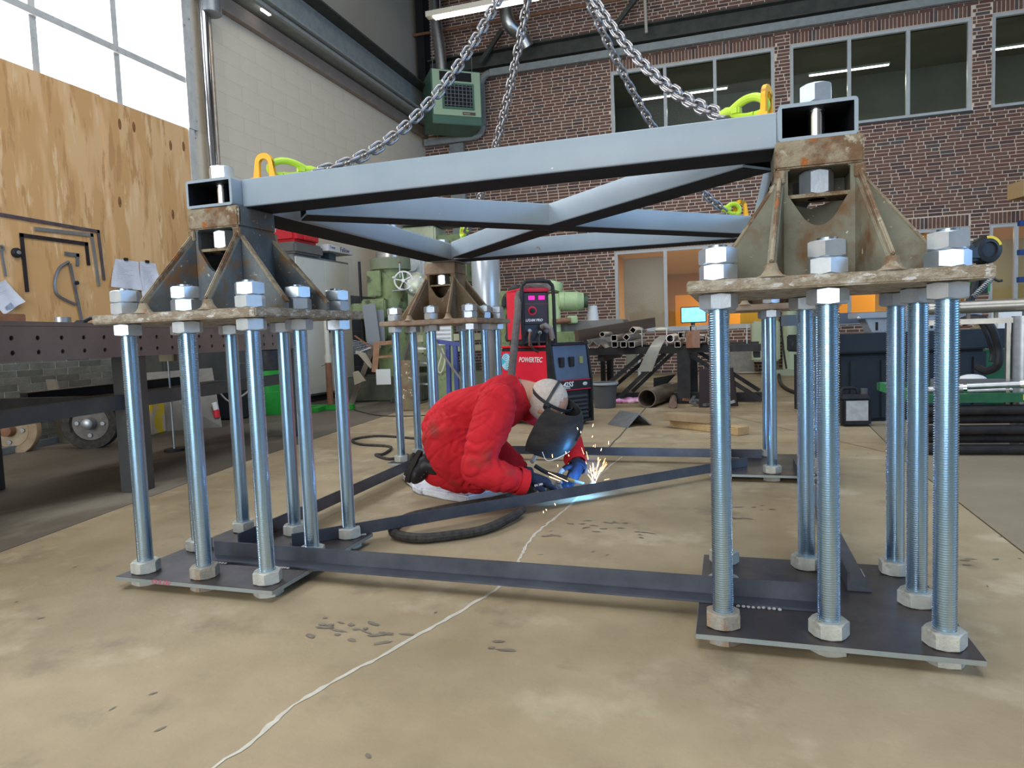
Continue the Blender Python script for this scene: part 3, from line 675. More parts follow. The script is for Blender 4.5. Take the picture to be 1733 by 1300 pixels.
    MB().hexnut((0, 0, .008), .078, .068, .1).build('long_nut', nutm, p, local=True, smooth=25); MB().hexnut((0, 0, .2565), .078, .052, .35).build('bolt_head', nutm, p, local=True, smooth=25)
for T in TW: bracket(T)
# the lifting frame
fr = thing('lifting_spreader', 'grey-blue painted steel frame with crossed diagonals lying on the four brackets', 'frame', (-.78, 3.2, 1.355))
ZB, ZT = 1.3555, 1.4555; zc = (ZB+ZT)/2
under = M('black_underside_bore_shade', (.010, .012, .016), (.016, .018, .024), scale=8, rough=.7, spec=.15)  # plain black under the beams; inside the tubes it is painted-in shade
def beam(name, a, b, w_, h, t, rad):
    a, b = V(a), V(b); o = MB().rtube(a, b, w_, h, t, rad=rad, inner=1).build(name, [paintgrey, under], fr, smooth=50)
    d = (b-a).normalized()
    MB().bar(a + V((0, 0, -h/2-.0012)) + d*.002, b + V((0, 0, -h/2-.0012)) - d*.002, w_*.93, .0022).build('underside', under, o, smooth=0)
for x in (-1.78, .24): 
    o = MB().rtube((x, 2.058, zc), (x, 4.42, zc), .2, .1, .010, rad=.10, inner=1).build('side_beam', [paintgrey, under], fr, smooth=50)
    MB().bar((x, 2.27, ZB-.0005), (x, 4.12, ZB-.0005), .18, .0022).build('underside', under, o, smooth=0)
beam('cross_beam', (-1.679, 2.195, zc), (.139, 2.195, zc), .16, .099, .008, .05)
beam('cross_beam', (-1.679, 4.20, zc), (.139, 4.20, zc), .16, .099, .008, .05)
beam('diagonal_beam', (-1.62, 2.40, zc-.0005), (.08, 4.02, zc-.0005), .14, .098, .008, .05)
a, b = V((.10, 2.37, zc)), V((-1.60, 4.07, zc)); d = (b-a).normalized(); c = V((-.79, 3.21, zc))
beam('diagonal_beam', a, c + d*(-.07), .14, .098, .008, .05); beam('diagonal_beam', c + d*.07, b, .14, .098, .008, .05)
# lugs and chains
def lug(name, c, d, lab):
    """orange eye plate standing on the frame"""
    t = thing('lifting_lug', lab, 'lifting lug', c, group='orange lifting lugs'); c = V(c); d = V(d).normalized(); s_ = d.cross(V((0, 0, 1)))
    outer = [c - d*.045] + [c + V((0, 0, .062)) + d*-.036*math.cos(PI*i/8) + V((0, 0, .036*math.sin(PI*i/8))) for i in range(9)] + [c + d*.045]
    outer = [V(q) for q in outer]
    inn = [c - d*.020] + [c + V((0, 0, .058)) + d*-.017*math.cos(PI*i/8) + V((0, 0, .017*math.sin(PI*i/8))) for i in range(9)] + [c + d*.020]
    m = MB()
    for i in range(len(outer)-1): m.prism([outer[i]-s_*.0075, outer[i+1]-s_*.0075, inn[i+1]-s_*.0075, inn[i]-s_*.0075], s_*.015)
    m.build('eye_plate', orange, t, bev=.0015)
    MB().box(c + V((0, 0, .004)), (.1, .03, .008), math.atan2(d.y, d.x)).build('foot', orange, t)
    return t
def link_mesh():
    m = MB(); pts = []
    L, W, n = .028, .0175, 8
    for i in range(n+1): pts.append(V((L*.5 + W*math.sin(PI*i/n), W*math.cos(PI*i/n), 0)))
    for i in range(n+1): pts.append(V((-L*.5 - W*math.sin(PI*i/n), -W*math.cos(PI*i/n), 0)))
    m.tube(pts, .0066, 8, closed=True); me = m.mesh('chain_link', smooth=60); me.materials.append(chainm); return me
link_me = link_mesh()
def frame_from(d, upv, roll):
    d = d.normalized(); s_ = d.cross(V(upv)).normalized(); u = s_.cross(d)
    c, s2 = math.cos(roll), math.sin(roll)
    y = s_*c + u*s2; z = d.cross(y)
    return Matrix(((d.x, y.x, z.x), (d.y, y.y, z.y), (d.z, y.z, z.z)))
def chain(p0, p1, sag, lab, start_hook, maxn=75):
    """links from the hook end p0 up to p1"""
    p0, p1 = V(p0), V(p1); t = thing('lifting_chain', lab, 'chain', p0, group='four legs of the chain sling')
    N = 200; pts = [p0.lerp(p1, i/N) - V((0, 0, sag*4*(i/N)*(1-i/N))) for i in range(N+1)]
    acc = 0; k = 0; pitch = .0400; last = pts[0]; nxt = 0
    for i in range(1, N+1):
        seg = (pts[i]-pts[i-1]); L = seg.length
        while nxt <= acc + L and k < maxn:
            p = pts[i-1] + seg*((nxt-acc)/L); R = frame_from(seg, (0, 0, 1), PI/2*(k % 2) + .12)
            o = bpy.data.objects.new('chain_link', link_me); COL.objects.link(o); o.parent = t
            o.matrix_local = Matrix.Translation(p - p0) @ R.to_4x4(); k += 1; nxt += pitch
        acc += L
    # safety hook lying from p0 back to the lug
    h = V(start_hook); d = (h - p0); L = d.length; d.normalize(); up = V((0, 0, 1)); s_ = d.cross(up).normalized(); up = s_.cross(d)
    q = lambda a, b, c=0: p0 + d*(a*L) + up*b + s_*c
    m = MB(); m.tube([q(0, 0), q(.14, 0), q(.3, .004)], [.013, .019, .012], 10); m.tube(spline([q(.25, .006), q(.42, .020), q(.6, .028), q(.8, .026), q(.97, .010), q(1.0, -.010), q(.9, -.024), q(.74, -.026)], 4), [.0125]*28 + [.007], 10)
    m.build('hook', hookg, t)
    MB().tube(spline([q(.22, -.006), q(.4, -.016), q(.58, -.022), q(.74, -.022)], 4), .010, 8).build('latch', hookg, t)
    MB().box(q(.34, 0), (.03, .03, .028), math.atan2(d.y, d.x)).build('clevis', hookg, t, bev=.006)
    return t

lug('a', (-1.615, 2.165, 1.4555), (1, .15, 0), 'orange eye lug with chipped paint on the front left frame corner')
lug('b', (.118, 2.175, 1.4555), (.35, 1, 0), 'orange eye lug seen edge-on beside the front right corner')
lug('c', (-1.575, 4.02, 1.4555), (.5, -1, 0), 'orange lug at the rear left frame corner behind the diagonals')
lug('d', (.075, 4.02, 1.4555), (-1, -.3, 0), 'small orange lug at the rear right frame corner')
APX = V((-.78, 3.21, 2.80))
chain((-1.495, 2.32, 1.508), APX + V((-.03, -.02, 0)), .25, 'slack chain rising from the front left corner past the green heater', (-1.60, 2.175, 1.502))
chain((-.01, 2.235, 1.500), APX + V((.03, -.02, 0)), .17, 'chain with round links rising from the front right yellow-green hook', (.115, 2.175, 1.50))
chain((-1.475, 3.86, 1.497), APX + V((-.02, .02, 0)), .17, 'chain from the rear left corner, second from the left at the top', (-1.57, 4.0, 1.50))
chain((-.02, 3.97, 1.505), APX + V((.03, .02, 0)), .20, 'chain from the rear right corner running behind the front right chain', (.07, 4.015, 1.50))
# small square bolt heads lying by the corner
one('small_nut', MB().hexnut((-1.685, 2.30, 1.456), .035, .03), nutm, 'small silver nut on the frame between pin bolt and orange lug', 'nut')

# ---- angle irons tying the base plates together
def angle(name, p0, p1, hv, wh, side, lab, mt=millblue, t=.007):
    """p0,p1: the heel line at the bottom; vertical leg hv high; horizontal leg wh wide towards side"""
    p0, p1 = V(p0), V(p1); d = (p1-p0).normalized(); s_ = V(side); s_ = (s_ - d*s_.dot(d)).normalized(); z = V((0, 0, 1))
    A = [p0, p0 + s_*wh, p0 + s_*wh + z*t, p0 + s_*t + z*t, p0 + s_*t + z*hv, p0 + z*hv]
    o = one('angle_iron', MB().prism(A, p1-p0), mt, lab, 'angle iron', 'angle irons of the base', bev=.0012)
    return o
zb = .0437
def beads(pts, parent_label, n=9):
    m = MB()
    for a, b in pts:
        a, b = V(a), V(b)
        for i in range(n):
            p = a.lerp(b, i/(n-1)); m.ell(p + V((rnd.uniform(-.002, .002), rnd.uniform(-.002, .002), .002)), (.006, .006, .004), 8, 5)
    return m
A1 = angle('f', (-1.90, 2.105, zb), (.245, 2.095, zb), .060, .068, (0, -1, 0), 'long dark angle iron between the front plates, nearest the camera')
A2 = angle('d', (-1.665, 2.262, zb), (.10, 4.14, zb), .052, .050, (-1, 1, 0), 'diagonal angle iron the welder is working on')
A3 = angle('l', (-1.868, 2.20, zb), (-1.90, 4.17, zb), .060, .055, (-1, 0, 0), 'bluish angle iron on the left from the front plate to behind the boots')
A4 = angle('r', (-1.80, 4.40, zb), (.19, 4.40, zb), .055, .05, (0, 1, 0), 'dark angle iron between the rear plates, behind the welder')
A5 = angle('s', (.335, 2.215, zb), (.345, 4.13, zb), .058, .066, (1, 0, 0), 'dark angle iron on the right between front and rear right plates')
for a_, pts in ((A1, [((-1.90, 2.032, zb), (-1.79, 2.032, zb)), ((-1.60, 2.032, zb), (-1.52, 2.032, zb)), ((.02, 2.022, zb), (.13, 2.022, zb))]), (A2, [((-1.50, 2.425, zb), (-1.455, 2.47, zb))]), (A5, [((.40, 2.35, zb), (.40, 2.42, zb))]), (A4, [((-.02, 4.39, zb), (.05, 4.39, zb))])):
    o = beads(pts, 0).build('weld_bead', weldm, None); o.parent = a_; o.location = -a_.location; o['label'] = 'rough silvery weld bead'
redmark = M('red_marker', (.65, .06, .12), rough=.6)
o = text('CS 8 250', .022, (-2.0 - (-1.771) + .06, -.3345, .0305), (1, 0, 0), (0, 0, 1), redmark, bpy.data.objects['anchor_bolt_cage'], 'marker_writing', .0008, .2)

# ================================================================== kneeling welder
def fused(name, mb, mat, parent, vox=.011, it=6, disp=None):
    """closes overlapping shapes into one continuous skin"""
    me = mb.mesh('tmp', V((0, 0, 0)), 0); ob = bpy.data.objects.new('tmp', me); COL.objects.link(ob)
    md = ob.modifiers.new('r', 'REMESH'); md.mode = 'VOXEL'; md.voxel_size = vox
    if it: ms = ob.modifiers.new('s', 'SMOOTH'); ms.iterations = it; ms.factor = .5
    dg = bpy.context.evaluated_depsgraph_get(); m2 = bpy.data.meshes.new_from_object(ob.evaluated_get(dg)); bpy.data.objects.remove(ob)
    if disp:
        co = np.empty(len(m2.vertices)*3); m2.vertices.foreach_get('co', co); co = co.reshape(-1, 3)
        no = np.empty(len(m2.vertices)*3); m2.vertices.foreach_get('normal', no); no = no.reshape(-1, 3)
        dv = np.array([disp(V(c), V(n)) for c, n in zip(co, no)]); co = co + no*dv[:, None]
        m2.vertices.foreach_set('co', co.reshape(-1))
    off = V((0, 0, 0)); q = parent
    while q: off += q.location; q = q.parent
    m2.transform(Matrix.Translation(-off)); m2.name = name
    m2.polygons.foreach_set('use_smooth', [True]*len(m2.polygons)); m2.materials.clear(); m2.materials.append(mat)
    o = bpy.data.objects.new(name, m2); COL.objects.link(o); o.parent = parent
    return o
def limb(m, pts, rad, flat=1.0, side=None, n=16, k=4):
    """a tapering round limb with rounded ends; flat scales it along side"""
    P = spline(pts, k); R = [rad[0]]
    R = [float(np.interp(i/k, range(len(rad)), rad)) for i in range(len(P))]
    # rounded ends
    d0 = (P[0]-P[1]).normalized(); d1 = (P[-1]-P[-2]).normalized()
    P = [P[0] + d0*R[0]*.8, P[0] + d0*R[0]*.5] + P + [P[-1] + d1*R[-1]*.5, P[-1] + d1*R[-1]*.8]
    R = [R[0]*.35, R[0]*.8] + R + [R[-1]*.8, R[-1]*.35]
    s0 = len(m.v); m.tube(P, R, n)
    if side is not None:
        s_ = V(side).normalized()
        for i in range(s0, len(m.v)):
            ring = (i - s0)//n
            if ring < len(P):
                q = V(m.v[i]) - P[ring]; q = q + s_*(q.dot(s_)*(flat-1)); m.v[i] = tuple(P[ring] + q)
DP = V((-.303, .950, 0))     # away from the camera
man = thing('person', 'man in red coveralls and welding mask kneeling on a pad, welding the diagonal iron', 'person', (-1.15, 3.4, 0.0))
hipR, hipL = V((-1.374, 3.187, 0.361)), V((-1.461, 3.432, 0.347))
kneeR, kneeL = V((-1.177, 3.213, 0.144)), V((-1.154, 3.617, 0.097))
ankR, ankL = V((-1.519, 3.200, 0.168)), V((-1.553, 3.606, 0.107))
shR, shL = V((-1.079, 3.147, 0.537)), V((-1.060, 3.590, 0.459))
elR, elL = V((-1.150, 2.996, 0.230)), V((-0.910, 3.774, 0.322))
wrR, wrL = V((-0.954, 3.147, 0.140)), V((-0.787, 3.549, 0.162))
pel, belly, chest, nbase = V((-1.436, 3.295, 0.376)), V((-1.309, 3.320, 0.452)), V((-1.135, 3.359, 0.509)), V((-0.999, 3.394, 0.548))
headc = V((-0.895, 3.404, 0.506))
# body under the clothes: one continuous surface from head to hands and feet
m = MB()
limb(m, [pel, belly, chest, nbase], [.095, .09, .10, .055], 1.2, DP)
limb(m, [V((-1.076, 3.382, 0.562)), nbase, V((-0.924, 3.407, 0.528))], [.07, .068, .062])
for h, k_, a in ((hipR, kneeR, ankR), (hipL, kneeL, ankL)): limb(m, [h, h.lerp(k_, .5), k_], [.08, .07, .052]); limb(m, [k_, k_.lerp(a, .4), a], [.052, .05, .038])
for s_, e, w_ in ((shR, elR, wrR), (shL, elL, wrL)): limb(m, [s_, s_.lerp(e, .5), e], [.05, .045, .038]); limb(m, [e, e.lerp(w_, .4), w_], [.042, .042, .03])
fwd = (V((.953, .301, 0))*.84 + V((0, 0, -1))*.54 + V((.303, -.95, 0))*.12).normalized(); upv = V((.953, .301, 0))*.40 + V((0, 0, 1))*.82 + V((.303, -.95, 0))*.36; upv = (upv - fwd*upv.dot(fwd)).normalized(); sid = fwd.cross(upv)
RH = Matrix((sid, fwd, upv)).transposed()
m.ell(headc + upv*.002, (.082, .105, .112), 24, 16, RH); m.ell(headc + fwd*.03 - upv*.05, (.062, .075, .075), 20, 12, RH)
hq = lambda a, b, c: headc + sid*a + fwd*b + upv*c
m.ell(hq(0, .112, -.035), (.014, .02, .024), 10, 6, RH); m.ell(hq(0, .092, -.075), (.026, .016, .012), 10, 6, RH); m.ell(hq(0, .085, -.105), (.03, .022, .022), 10, 6, RH)
for s_ in (-1, 1): m.ell(hq(s_*.078, -.005, -.025), (.008, .018, .028), 12, 8, RH); m.ell(hq(s_*.03, .083, 0), (.014, .01, .01), 8, 6, RH)
body = fused('body', m, skin, man, .009, 5)
for s_ in (-1, 1): MB().ell(hq(s_*.03, .092, 0), (.011, .008, .008), 10, 6, RH).build('eye', white, body)
# short grey hair as a cap on the skull
m = MB(); m.ell(hq(0, -.006, .004), (.0865, .107, .1165), 26, 18, RH); me_ = m
keep = MB(); n = 26
vs = []; fs = []
for i, q in enumerate(m.v): vs.append(q)
for f in m.f:
    c = sum((V(m.v[i]) for i in f), V((0, 0, 0)))/len(f) - headc
    if c.dot(fwd) < .045 + .35*max(c.dot(upv), 0) and c.dot(upv) > -.105: fs.append(f)
keep.v = vs; keep.f = fs; keep.m = [0]*len(fs)
hair = keep.build('hair', hairm, man, label='short cropped grey hair')
# coverall
WAIST = V((-1.395, 3.158, 0.486))
def crease(p, sharp): return max(0, 1 - abs(noise.noise(p))*sharp)**2
def fold(c, n_):
    v = 0
    for J, s_, amp in ((elR, 36, .007), (kneeR, 32, .007), (hipR, 30, .005), (shR, 34, .006), (elL, 36, .004)):
        d = (c - J).length
        if d < .28:
            w_ = noise.noise(c*8 + V((5, 1, 2)))*6
            v += amp*(1 - d/.28)*(abs(math.sin(d*s_*1.3 + w_))*2 - 1)
    d = (c - WAIST).length
    if d < .13: v += .006*(1 - d/.13)*math.sin((c - WAIST).dot(V((.6, .2, .75)))*260)
    q = V((c.x*2.6 + c.z*1.8, c.y*2.6, c.z*8.5 - c.x*5.5))
    v += -.0055*crease(q, 7) - .0025*crease(q*1.9 + V((3, 1, 7)), 6) + .012*noise.noise(c*5)
    return v
m = MB()
limb(m, [V((-1.448, 3.290, 0.367)), V((-1.367, 3.321, 0.433)), V((-1.249, 3.341, 0.474)), V((-1.136, 3.358, 0.497)), V((-1.075, 3.374, 0.529))], [.125, .128, .130, .132, .108], 1.32, DP, 20)
limb(m, [V((-1.119, 3.219, 0.541)), V((-1.105, 3.371, 0.545)), V((-1.082, 3.523, 0.505))], [.10, .105, .09], 1, None)
limb(m, [hipR, V((-1.336, 3.171, 0.258)), V((-1.249, 3.202, 0.162)), kneeR], [.135, .128, .105, .070])
limb(m, [kneeR + V((0, 0, .005)), V((-1.321, 3.198, 0.137)), V((-1.461, 3.197, 0.158))], [.068, .078, .064])
limb(m, [hipL, V((-1.314, 3.493, 0.260)), V((-1.210, 3.581, 0.146)), kneeL], [.125, .12, .1, .085])
limb(m, [kneeL, V((-1.333, 3.600, 0.079)), V((-1.493, 3.603, 0.098))], [.08, .08, .06])
limb(m, [shR, V((-1.098, 3.092, 0.436)), V((-1.124, 3.033, 0.329)), elR], [.098, .10, .092, .078])
limb(m, [elR, V((-1.055, 3.034, 0.185)), V((-0.984, 3.117, 0.146))], [.078, .082, .062])
limb(m, [shL, V((-0.986, 3.713, 0.388)), elL], [.09, .075, .065])
limb(m, [elL, V((-0.847, 3.685, 0.258)), V((-0.801, 3.589, 0.186))], [.062, .06, .055])
cover = fused('coverall', m, redcloth, man, .0065, 5, fold); cover['label'] = 'red coverall with creases and dirty knees'
# standing collar, cuffs
def ringband(c, d, r, wdt, th, mat, name, parent, tilt=1.0, n=24):
    d = V(d).normalized(); mm = MB(); mm.lathe([(r, -wdt/2), (r*tilt, wdt/2), (r*tilt-th, wdt/2), (r-th, -wdt/2), (r, -wdt/2)], c, n, d); return mm.build(name, mat, parent)
ringband(V((-1.032, 3.384, 0.543)), nbase - chest + V((0, 0, .02)), .094, .05, .008, redcloth, 'collar', cover, .98)
ringband(V((-1.038, 3.382, 0.543)), nbase - chest, .082, .05, .006, M('blue_shirt', (.10, .12, .22), (.5, .5, .55), scale=60, rough=.9), 'shirt_collar', man, .98)
ringband(V((-0.968, 3.122, 0.143)), wrR - elR, .070, .045, .006, redcloth, 'cuff', cover, .95)
ringband(V((-0.792, 3.559, 0.166)), wrL - elL, .062, .05, .006, redcloth, 'cuff', cover, .92)
# boots
def boot(heel, toe, upd, lab):
    heel, toe, upd = V(heel), V(toe), V(upd); d = (toe - heel).normalized(); upd = (upd - d*upd.dot(d)).normalized(); s_ = d.cross(upd)
    R = Matrix((s_, d, upd)).transposed(); L = (toe-heel).length; q = lambda a, b, c: heel + s_*a + d*b + upd*c
    m = MB(); limb(m, [q(0, .045, .05), q(0, L*.5, .045), q(0, L-.045, .04)], [.046, .042, .04]); limb(m, [q(0, .045, .05), q(0, .045, .09), q(0, .045, .115)], [.047, .046, .045])
    m.ell(q(0, L-.05, .032), (.052, .055, .036), 14, 8, R)
    b = fused('boot', m, bootm, man, .007, 3); b['label'] = lab
    m = MB(); out = []
    for i in range(24):
        t_ = 2*PI*i/24; y = L/2 + (L/2+.006)*math.cos(t_); x = (.052 if y > L*.55 else .042)*math.sin(t_)
        out.append(q(x, y, -.012))
    m.prism(out, upd*.026); m.build('sole', solem, b, bev=.002)
    m = MB()
    for i in range(6): y = .03 + i*(L-.06)/5; m.box(q(0, y, -.017), (.08, .018, .012), R)
    m.build('sole_tread', solem, b)
    m = MB()
    for i in range(4): m.tube([q(-.03, L*.42 + i*.018, .085 - i*.006), q(.03, L*.42 + i*.018, .085 - i*.006)], .004, 6)
    m.build('laces', black, b)
boot(V((-1.517, 3.156, 0.275)), V((-1.562, 3.089, 0.129)) + V((0, 0, .004)), V((.95, .30, .15)), 'near black work boot standing on its toe')
boot(V((-1.581, 3.614, 0.202)), V((-1.625, 3.579, 0.055)), V((.95, .30, .15)), 'far black work boot')
# gloves: palm, four fingers, thumb
def glove(wr, d, palmn, lab, curl, mt, size=1.0, spread=.12):
    wr, d, pn = V(wr), V(d).normalized(), V(palmn); pn = (pn - d*pn.dot(d)).normalized(); s_ = d.cross(pn)
    q = lambda a, b, c: wr + (s_*a + d*b + pn*c)*size
    m = MB(); limb(m, [q(0, -.035, 0), q(0, .01, 0), q(0, .045, 0), q(0, .085, .002)], [.034, .032, .030, .026], 1.45, s_, 14)
    tips = MB()
    for i, (L, x) in enumerate(((.075, -.034), (.088, -.012), (.082, .011), (.062, .033))):
        a = curl[i]; p = q(x, .085, .004); dd = (d + s_*(x*spread*20*.1)).normalized(); P = [p]
        for j, f in enumerate((.42, .32, .26)):
            R = Matrix.Rotation(0, 3, 'X'); ang = a*(j+.6); v = dd*math.cos(ang) + pn*math.sin(ang); P.append(P[-1] + v*L*f*size)
        m.tube([P[0]-dd*.02*size] + P, [.0125*size, .0122*size, .0115*size, .0108*size, .009*size], 9); m.ell(P[-1], (.009*size,)*3, 8, 6)
        tips.tube([P[2].lerp(P[1], .2), P[2], P[3]], [.0125*size, .0122*size, .0102*size], 9); tips.ell(P[-1], (.0102*size,)*3, 8, 6)
    T0 = q(-.030, .012, .012); T1 = q(-.056, .045, .03); T2 = q(-.055, .075, .048); T3 = q(-.045, .098, .055)
    m.tube([T0, T1, T2, T3], [.018*size, .0155*size, .013*size, .011*size], 9); m.ell(T3, (.011*size,)*3, 8, 6)
    g = fused('glove', m, mt, man, .0045, 2); g['label'] = lab
    tips.tube([T1.lerp(T2, .6), T2, T3], [.0148*size, .0142*size, .012*size], 9); tips.ell(T3, (.012*size,)*3, 8, 6)
    tips.build('finger_coating', glovegrey, g)
    ringband(wr - d*.03*size, d, .047*size, .03, .004, mt, 'glove_cuff', g, 1.05)
    return g
g1 = glove((-0.932, 3.176, 0.147), V((-0.819, 3.281, 0.091)) - V((-0.932, 3.176, 0.147)), (.1, .25, -1), 'near navy work glove with printed marks', (.35, .4, .45, .5), glovem, 1.08)
text('EN 388', .014, (V((-0.901, 3.126, 0.118)) - man.location), V((-0.846, 3.146, 0.153)) - V((-0.901, 3.126, 0.118)), (0, 0, 1), textw, man, 'glove_print', .001)
g2 = glove((-0.775, 3.488, 0.132), V((-0.789, 3.374, 0.072)) - V((-0.765, 3.492, 0.148)), (-1, -.2, -.2), 'far navy work glove with grey palm gripping the torch', (.55, .6, .62, .62), glovem, .98)
# mask: curved shell open at the back, with clear edge
m = MB(); nv, nh = 14, 20
fwm = (V((.953, .301, 0))*.88 + V((0, 0, -1))*.42 + V((.303, -.95, 0))*.16).normalized()      # where the mask points
ax_ = V((.953, .301, 0))*.30 + V((0, 0, 1))*.85 + V((.303, -.95, 0))*.30; ax_ = (ax_ - fwm*ax_.dot(fwm)).normalized(); sx = fwm.cross(ax_)
mc_ = V((-0.866, 3.371, 0.372))
top = [];
def shell(off):
    P = []
    for j in range(nv+1):
        v = j/nv; row = []
        for i in range(nh+1):
            a = -PI*.55 + PI*1.1*i/nh
            r = .128 - off - .02*v*v
            # long axis runs from brow (ax_) to chin
            x = math.sin(a)*(r - .012); y = math.cos(a)*(r + .02)
            row.append((x, v, y))
        P.append(row)
    return P
def mask_pt(i, j, off):
    u = i/nh; v = j/nv                 # u: brow(0) .. chin(1) around; v: side to side
    a = (v-.5)*PI*1.2
    depth = math.cos(a)*(.175-off) ; lat = math.sin(a)*(.116-off)
    h = (.5-u)*.275
    bulge = 1 - .30*abs(2*u-1)**3
    drop = .012*(2*u-1)
    return mc_ + ax_*h*(1-off*1.5) + sx*lat*(1-.18*max(0, 2*u-1)**2) + fwm*(depth*bulge - .030 - drop)
vs = []; N1 = (nh+1)*(nv+1)
for off in (0, .004):
    for i in range(nh+1):
        for j in range(nv+1): vs.append(mask_pt(i, j, off))
fs = []
for k_ in (0, 1):
    for i in range(nh):
        for j in range(nv):
            a = k_*N1 + i*(nv+1)+j; fs.append((a, a+1, a+nv+2, a+nv+1))
bd = [i*(nv+1) for i in range(nh+1)] + [nh*(nv+1)+j for j in range(1, nv+1)] + [i*(nv+1)+nv for i in range(nh-1, -1, -1)] + [j for j in range(nv-1, 0, -1)]
for k_ in range(len(bd)): a, b = bd[k_], bd[(k_+1) % len(bd)]; fs.append((a, b, b+N1, a+N1))
mask = MB()._add(vs, fs).build('welding_mask', maskm, man, smooth=60, label='scuffed black welding mask pulled over the face')
# window frame and the clear cover at the front of the mask
wc = mc_ + fwm*.138 + ax_*.03
MB().box(wc, (.09, .05, .012), Matrix((sx, ax_, fwm)).transposed()).build('mask_window', black, mask, bev=.002)
m = MB(); L0, L1 = V((-0.875, 3.213, 0.265)), V((-0.747, 3.255, 0.277))
cp_ = [V((-0.886, 3.231, 0.270)), V((-0.861, 3.215, 0.232)), V((-0.815, 3.210, 0.240)), V((-0.769, 3.247, 0.261)), V((-0.761, 3.292, 0.265))]
cq_ = [V((-0.898, 3.289, 0.257)), V((-0.862, 3.300, 0.246)), V((-0.825, 3.312, 0.242)), V((-0.787, 3.324, 0.253)), V((-0.767, 3.331, 0.261))]
for i in range(4): m.quad(cp_[i], cp_[i+1], cq_[i+1], cq_[i])
m.build('clear_edge', clearm, mask)
MB().tube(spline(cp_, 5), .0018, 6).build('clear_rim', M('clear_rim', (.7, .75, .8), rough=.2), mask)
# head band
hb = M('head_band', (.035, .035, .04), rough=.5)
def band(cn, rx, ry, axis_n, w_, name, a0=0, a1=2*PI, rz=0):
    m = MB(); n = 36; P = []
    A_, B_ = axis_n[0], axis_n[1]; Nn = A_.cross(B_).normalized(); vs = []
    for i in range(n+1):
        t_ = a0 + (a1-a0)*i/n; c = cn + A_*rx*math.cos(t_) + B_*ry*math.sin(t_); o_ = (A_*math.cos(t_) + B_*math.sin(t_))
        vs += [c - Nn*w_/2, c + Nn*w_/2, c + Nn*w_/2 + o_*.003, c - Nn*w_/2 + o_*.003]
    fs = [(4*i+k_, 4*i+(k_+1) % 4, 4*i+4+(k_+1) % 4, 4*i+4+k_) for i in range(n) for k_ in range(4)]
    m._add(vs, fs); return m.build(name, hb, mask)
hbt = (fwd*.95 + upv*.25).normalized()
band(hq(0, .01, .03), .090, .116, (sid, (fwd*1 - upv*.0)), .017, 'head_band')
band(hq(0, .0, .01), .090, .118, (sid, (upv)), .014, 'crown_strap', 0, PI)
for s_ in (-1, 1): MB().cyl(hq(s_*.088, .012, .02), hq(s_*.108, .012, .012), .017, n=16).build('pivot_knob', black, mask, bev=.002)
# pad, torch and cables
m = MB(); n = 12
pc = [V((-1.900, 3.698, 0.000)), V((-1.637, 3.337, 0.000)), V((-1.281, 3.197, 0.000)), V((-1.121, 3.500, 0.000)), V((-1.290, 3.783, 0.000)), V((-1.720, 3.992, 0.000))]
P = []
for i in range(6):
    a, b = pc[i], pc[(i+1) % 6]
    for j in range(5): q = a.lerp(b, j/5); P.append(q + V((noise.noise(q*14)*.014, noise.noise(q*14 + V((7, 0, 0)))*.014, 0)))
P = [V((q.x, q.y, .0015)) for q in P]
o = one('knee_pad', MB().prism(P, (0, 0, .038)), padm, 'dirty white foam pad on the floor under the welder knees', 'kneeling pad', bev=.008)
t = thing('welding_torch', 'welding torch with brass neck held at the glowing weld', 'welding torch', (-0.807, 3.351, 0.125))
MB().tube(spline([(-0.956, 3.329, 0.181), (-0.898, 3.344, 0.143), (-0.826, 3.366, 0.122), (-0.789, 3.366, 0.107)], 5), [.011]*15 + [.010], 10).build('handle', black, t)
MB().tube([(-0.795, 3.364, 0.111), (-0.760, 3.374, 0.097)], .010, 12).build('brass_collar', brass, t)
MB().tube([(-0.763, 3.373, 0.097), (-0.713, 3.383, 0.084)], [.0085, .006], 10).build('nozzle', steelgrey, t)
MB().tube([(-0.975, 3.344, 0.196), (-0.958, 3.438, 0.249), (-0.947, 3.549, 0.279)], .012, 10).build('cable_sleeve', glovegrey, t)
# glow of the arc, sparks
arcE = M('arc_glow', (.62, .85, 1), emit=10)
wp = V((-.655, 3.352, .098))
one('welding_arc', MB().ell(wp, (.010, .008, .006), 12, 8), arcE, 'blue-white burning weld spot on the diagonal angle iron', 'welding arc')
l = bpy.data.lights.new('arc_light', 'POINT'); l.energy = 5; l.color = (.10, .42, 1); l.shadow_soft_size = .02
lo = bpy.data.objects.new('arc_light', l); COL.objects.link(lo); lo.location = wp + V((-.012, .016, -.012))
spk = M('spark_glow', (1, .50, .20), emit=9)
m = MB()
for k in range(46):
    a = rnd.gauss(PI*.5, .55); L = rnd.uniform(.006, .05); r0 = abs(rnd.gauss(.02, .06)) + .01
    d = V((math.cos(a)*.953, math.cos(a)*.30 + rnd.uniform(-.4, .4), math.sin(a))).normalized()
    p = wp + d*r0; m.tube([p, p + d*L], [.0008, .0003], 4)
for p in ((-0.648, 3.329, 0.284), (-0.612, 3.339, 0.262), (-0.575, 3.353, 0.293), (-0.794, 3.172, 0.210), (-0.818, 3.167, 0.256), (-0.742, 3.192, 0.259), (-0.699, 3.215, 0.386), (-0.759, 2.963, 0.074), (-0.798, 2.948, 0.052), (-0.653, 3.331, 0.331), (-0.650, 3.336, 0.384), (-0.686, 3.218, 0.369), (-0.755, 3.189, 0.271), (-0.811, 2.944, 0.041)):
    p = V(p); d = V((rnd.uniform(-.4, .4), 0, 1)).normalized(); m.tube([p, p + d*rnd.uniform(.006, .016)], [.0016, .0008], 5)
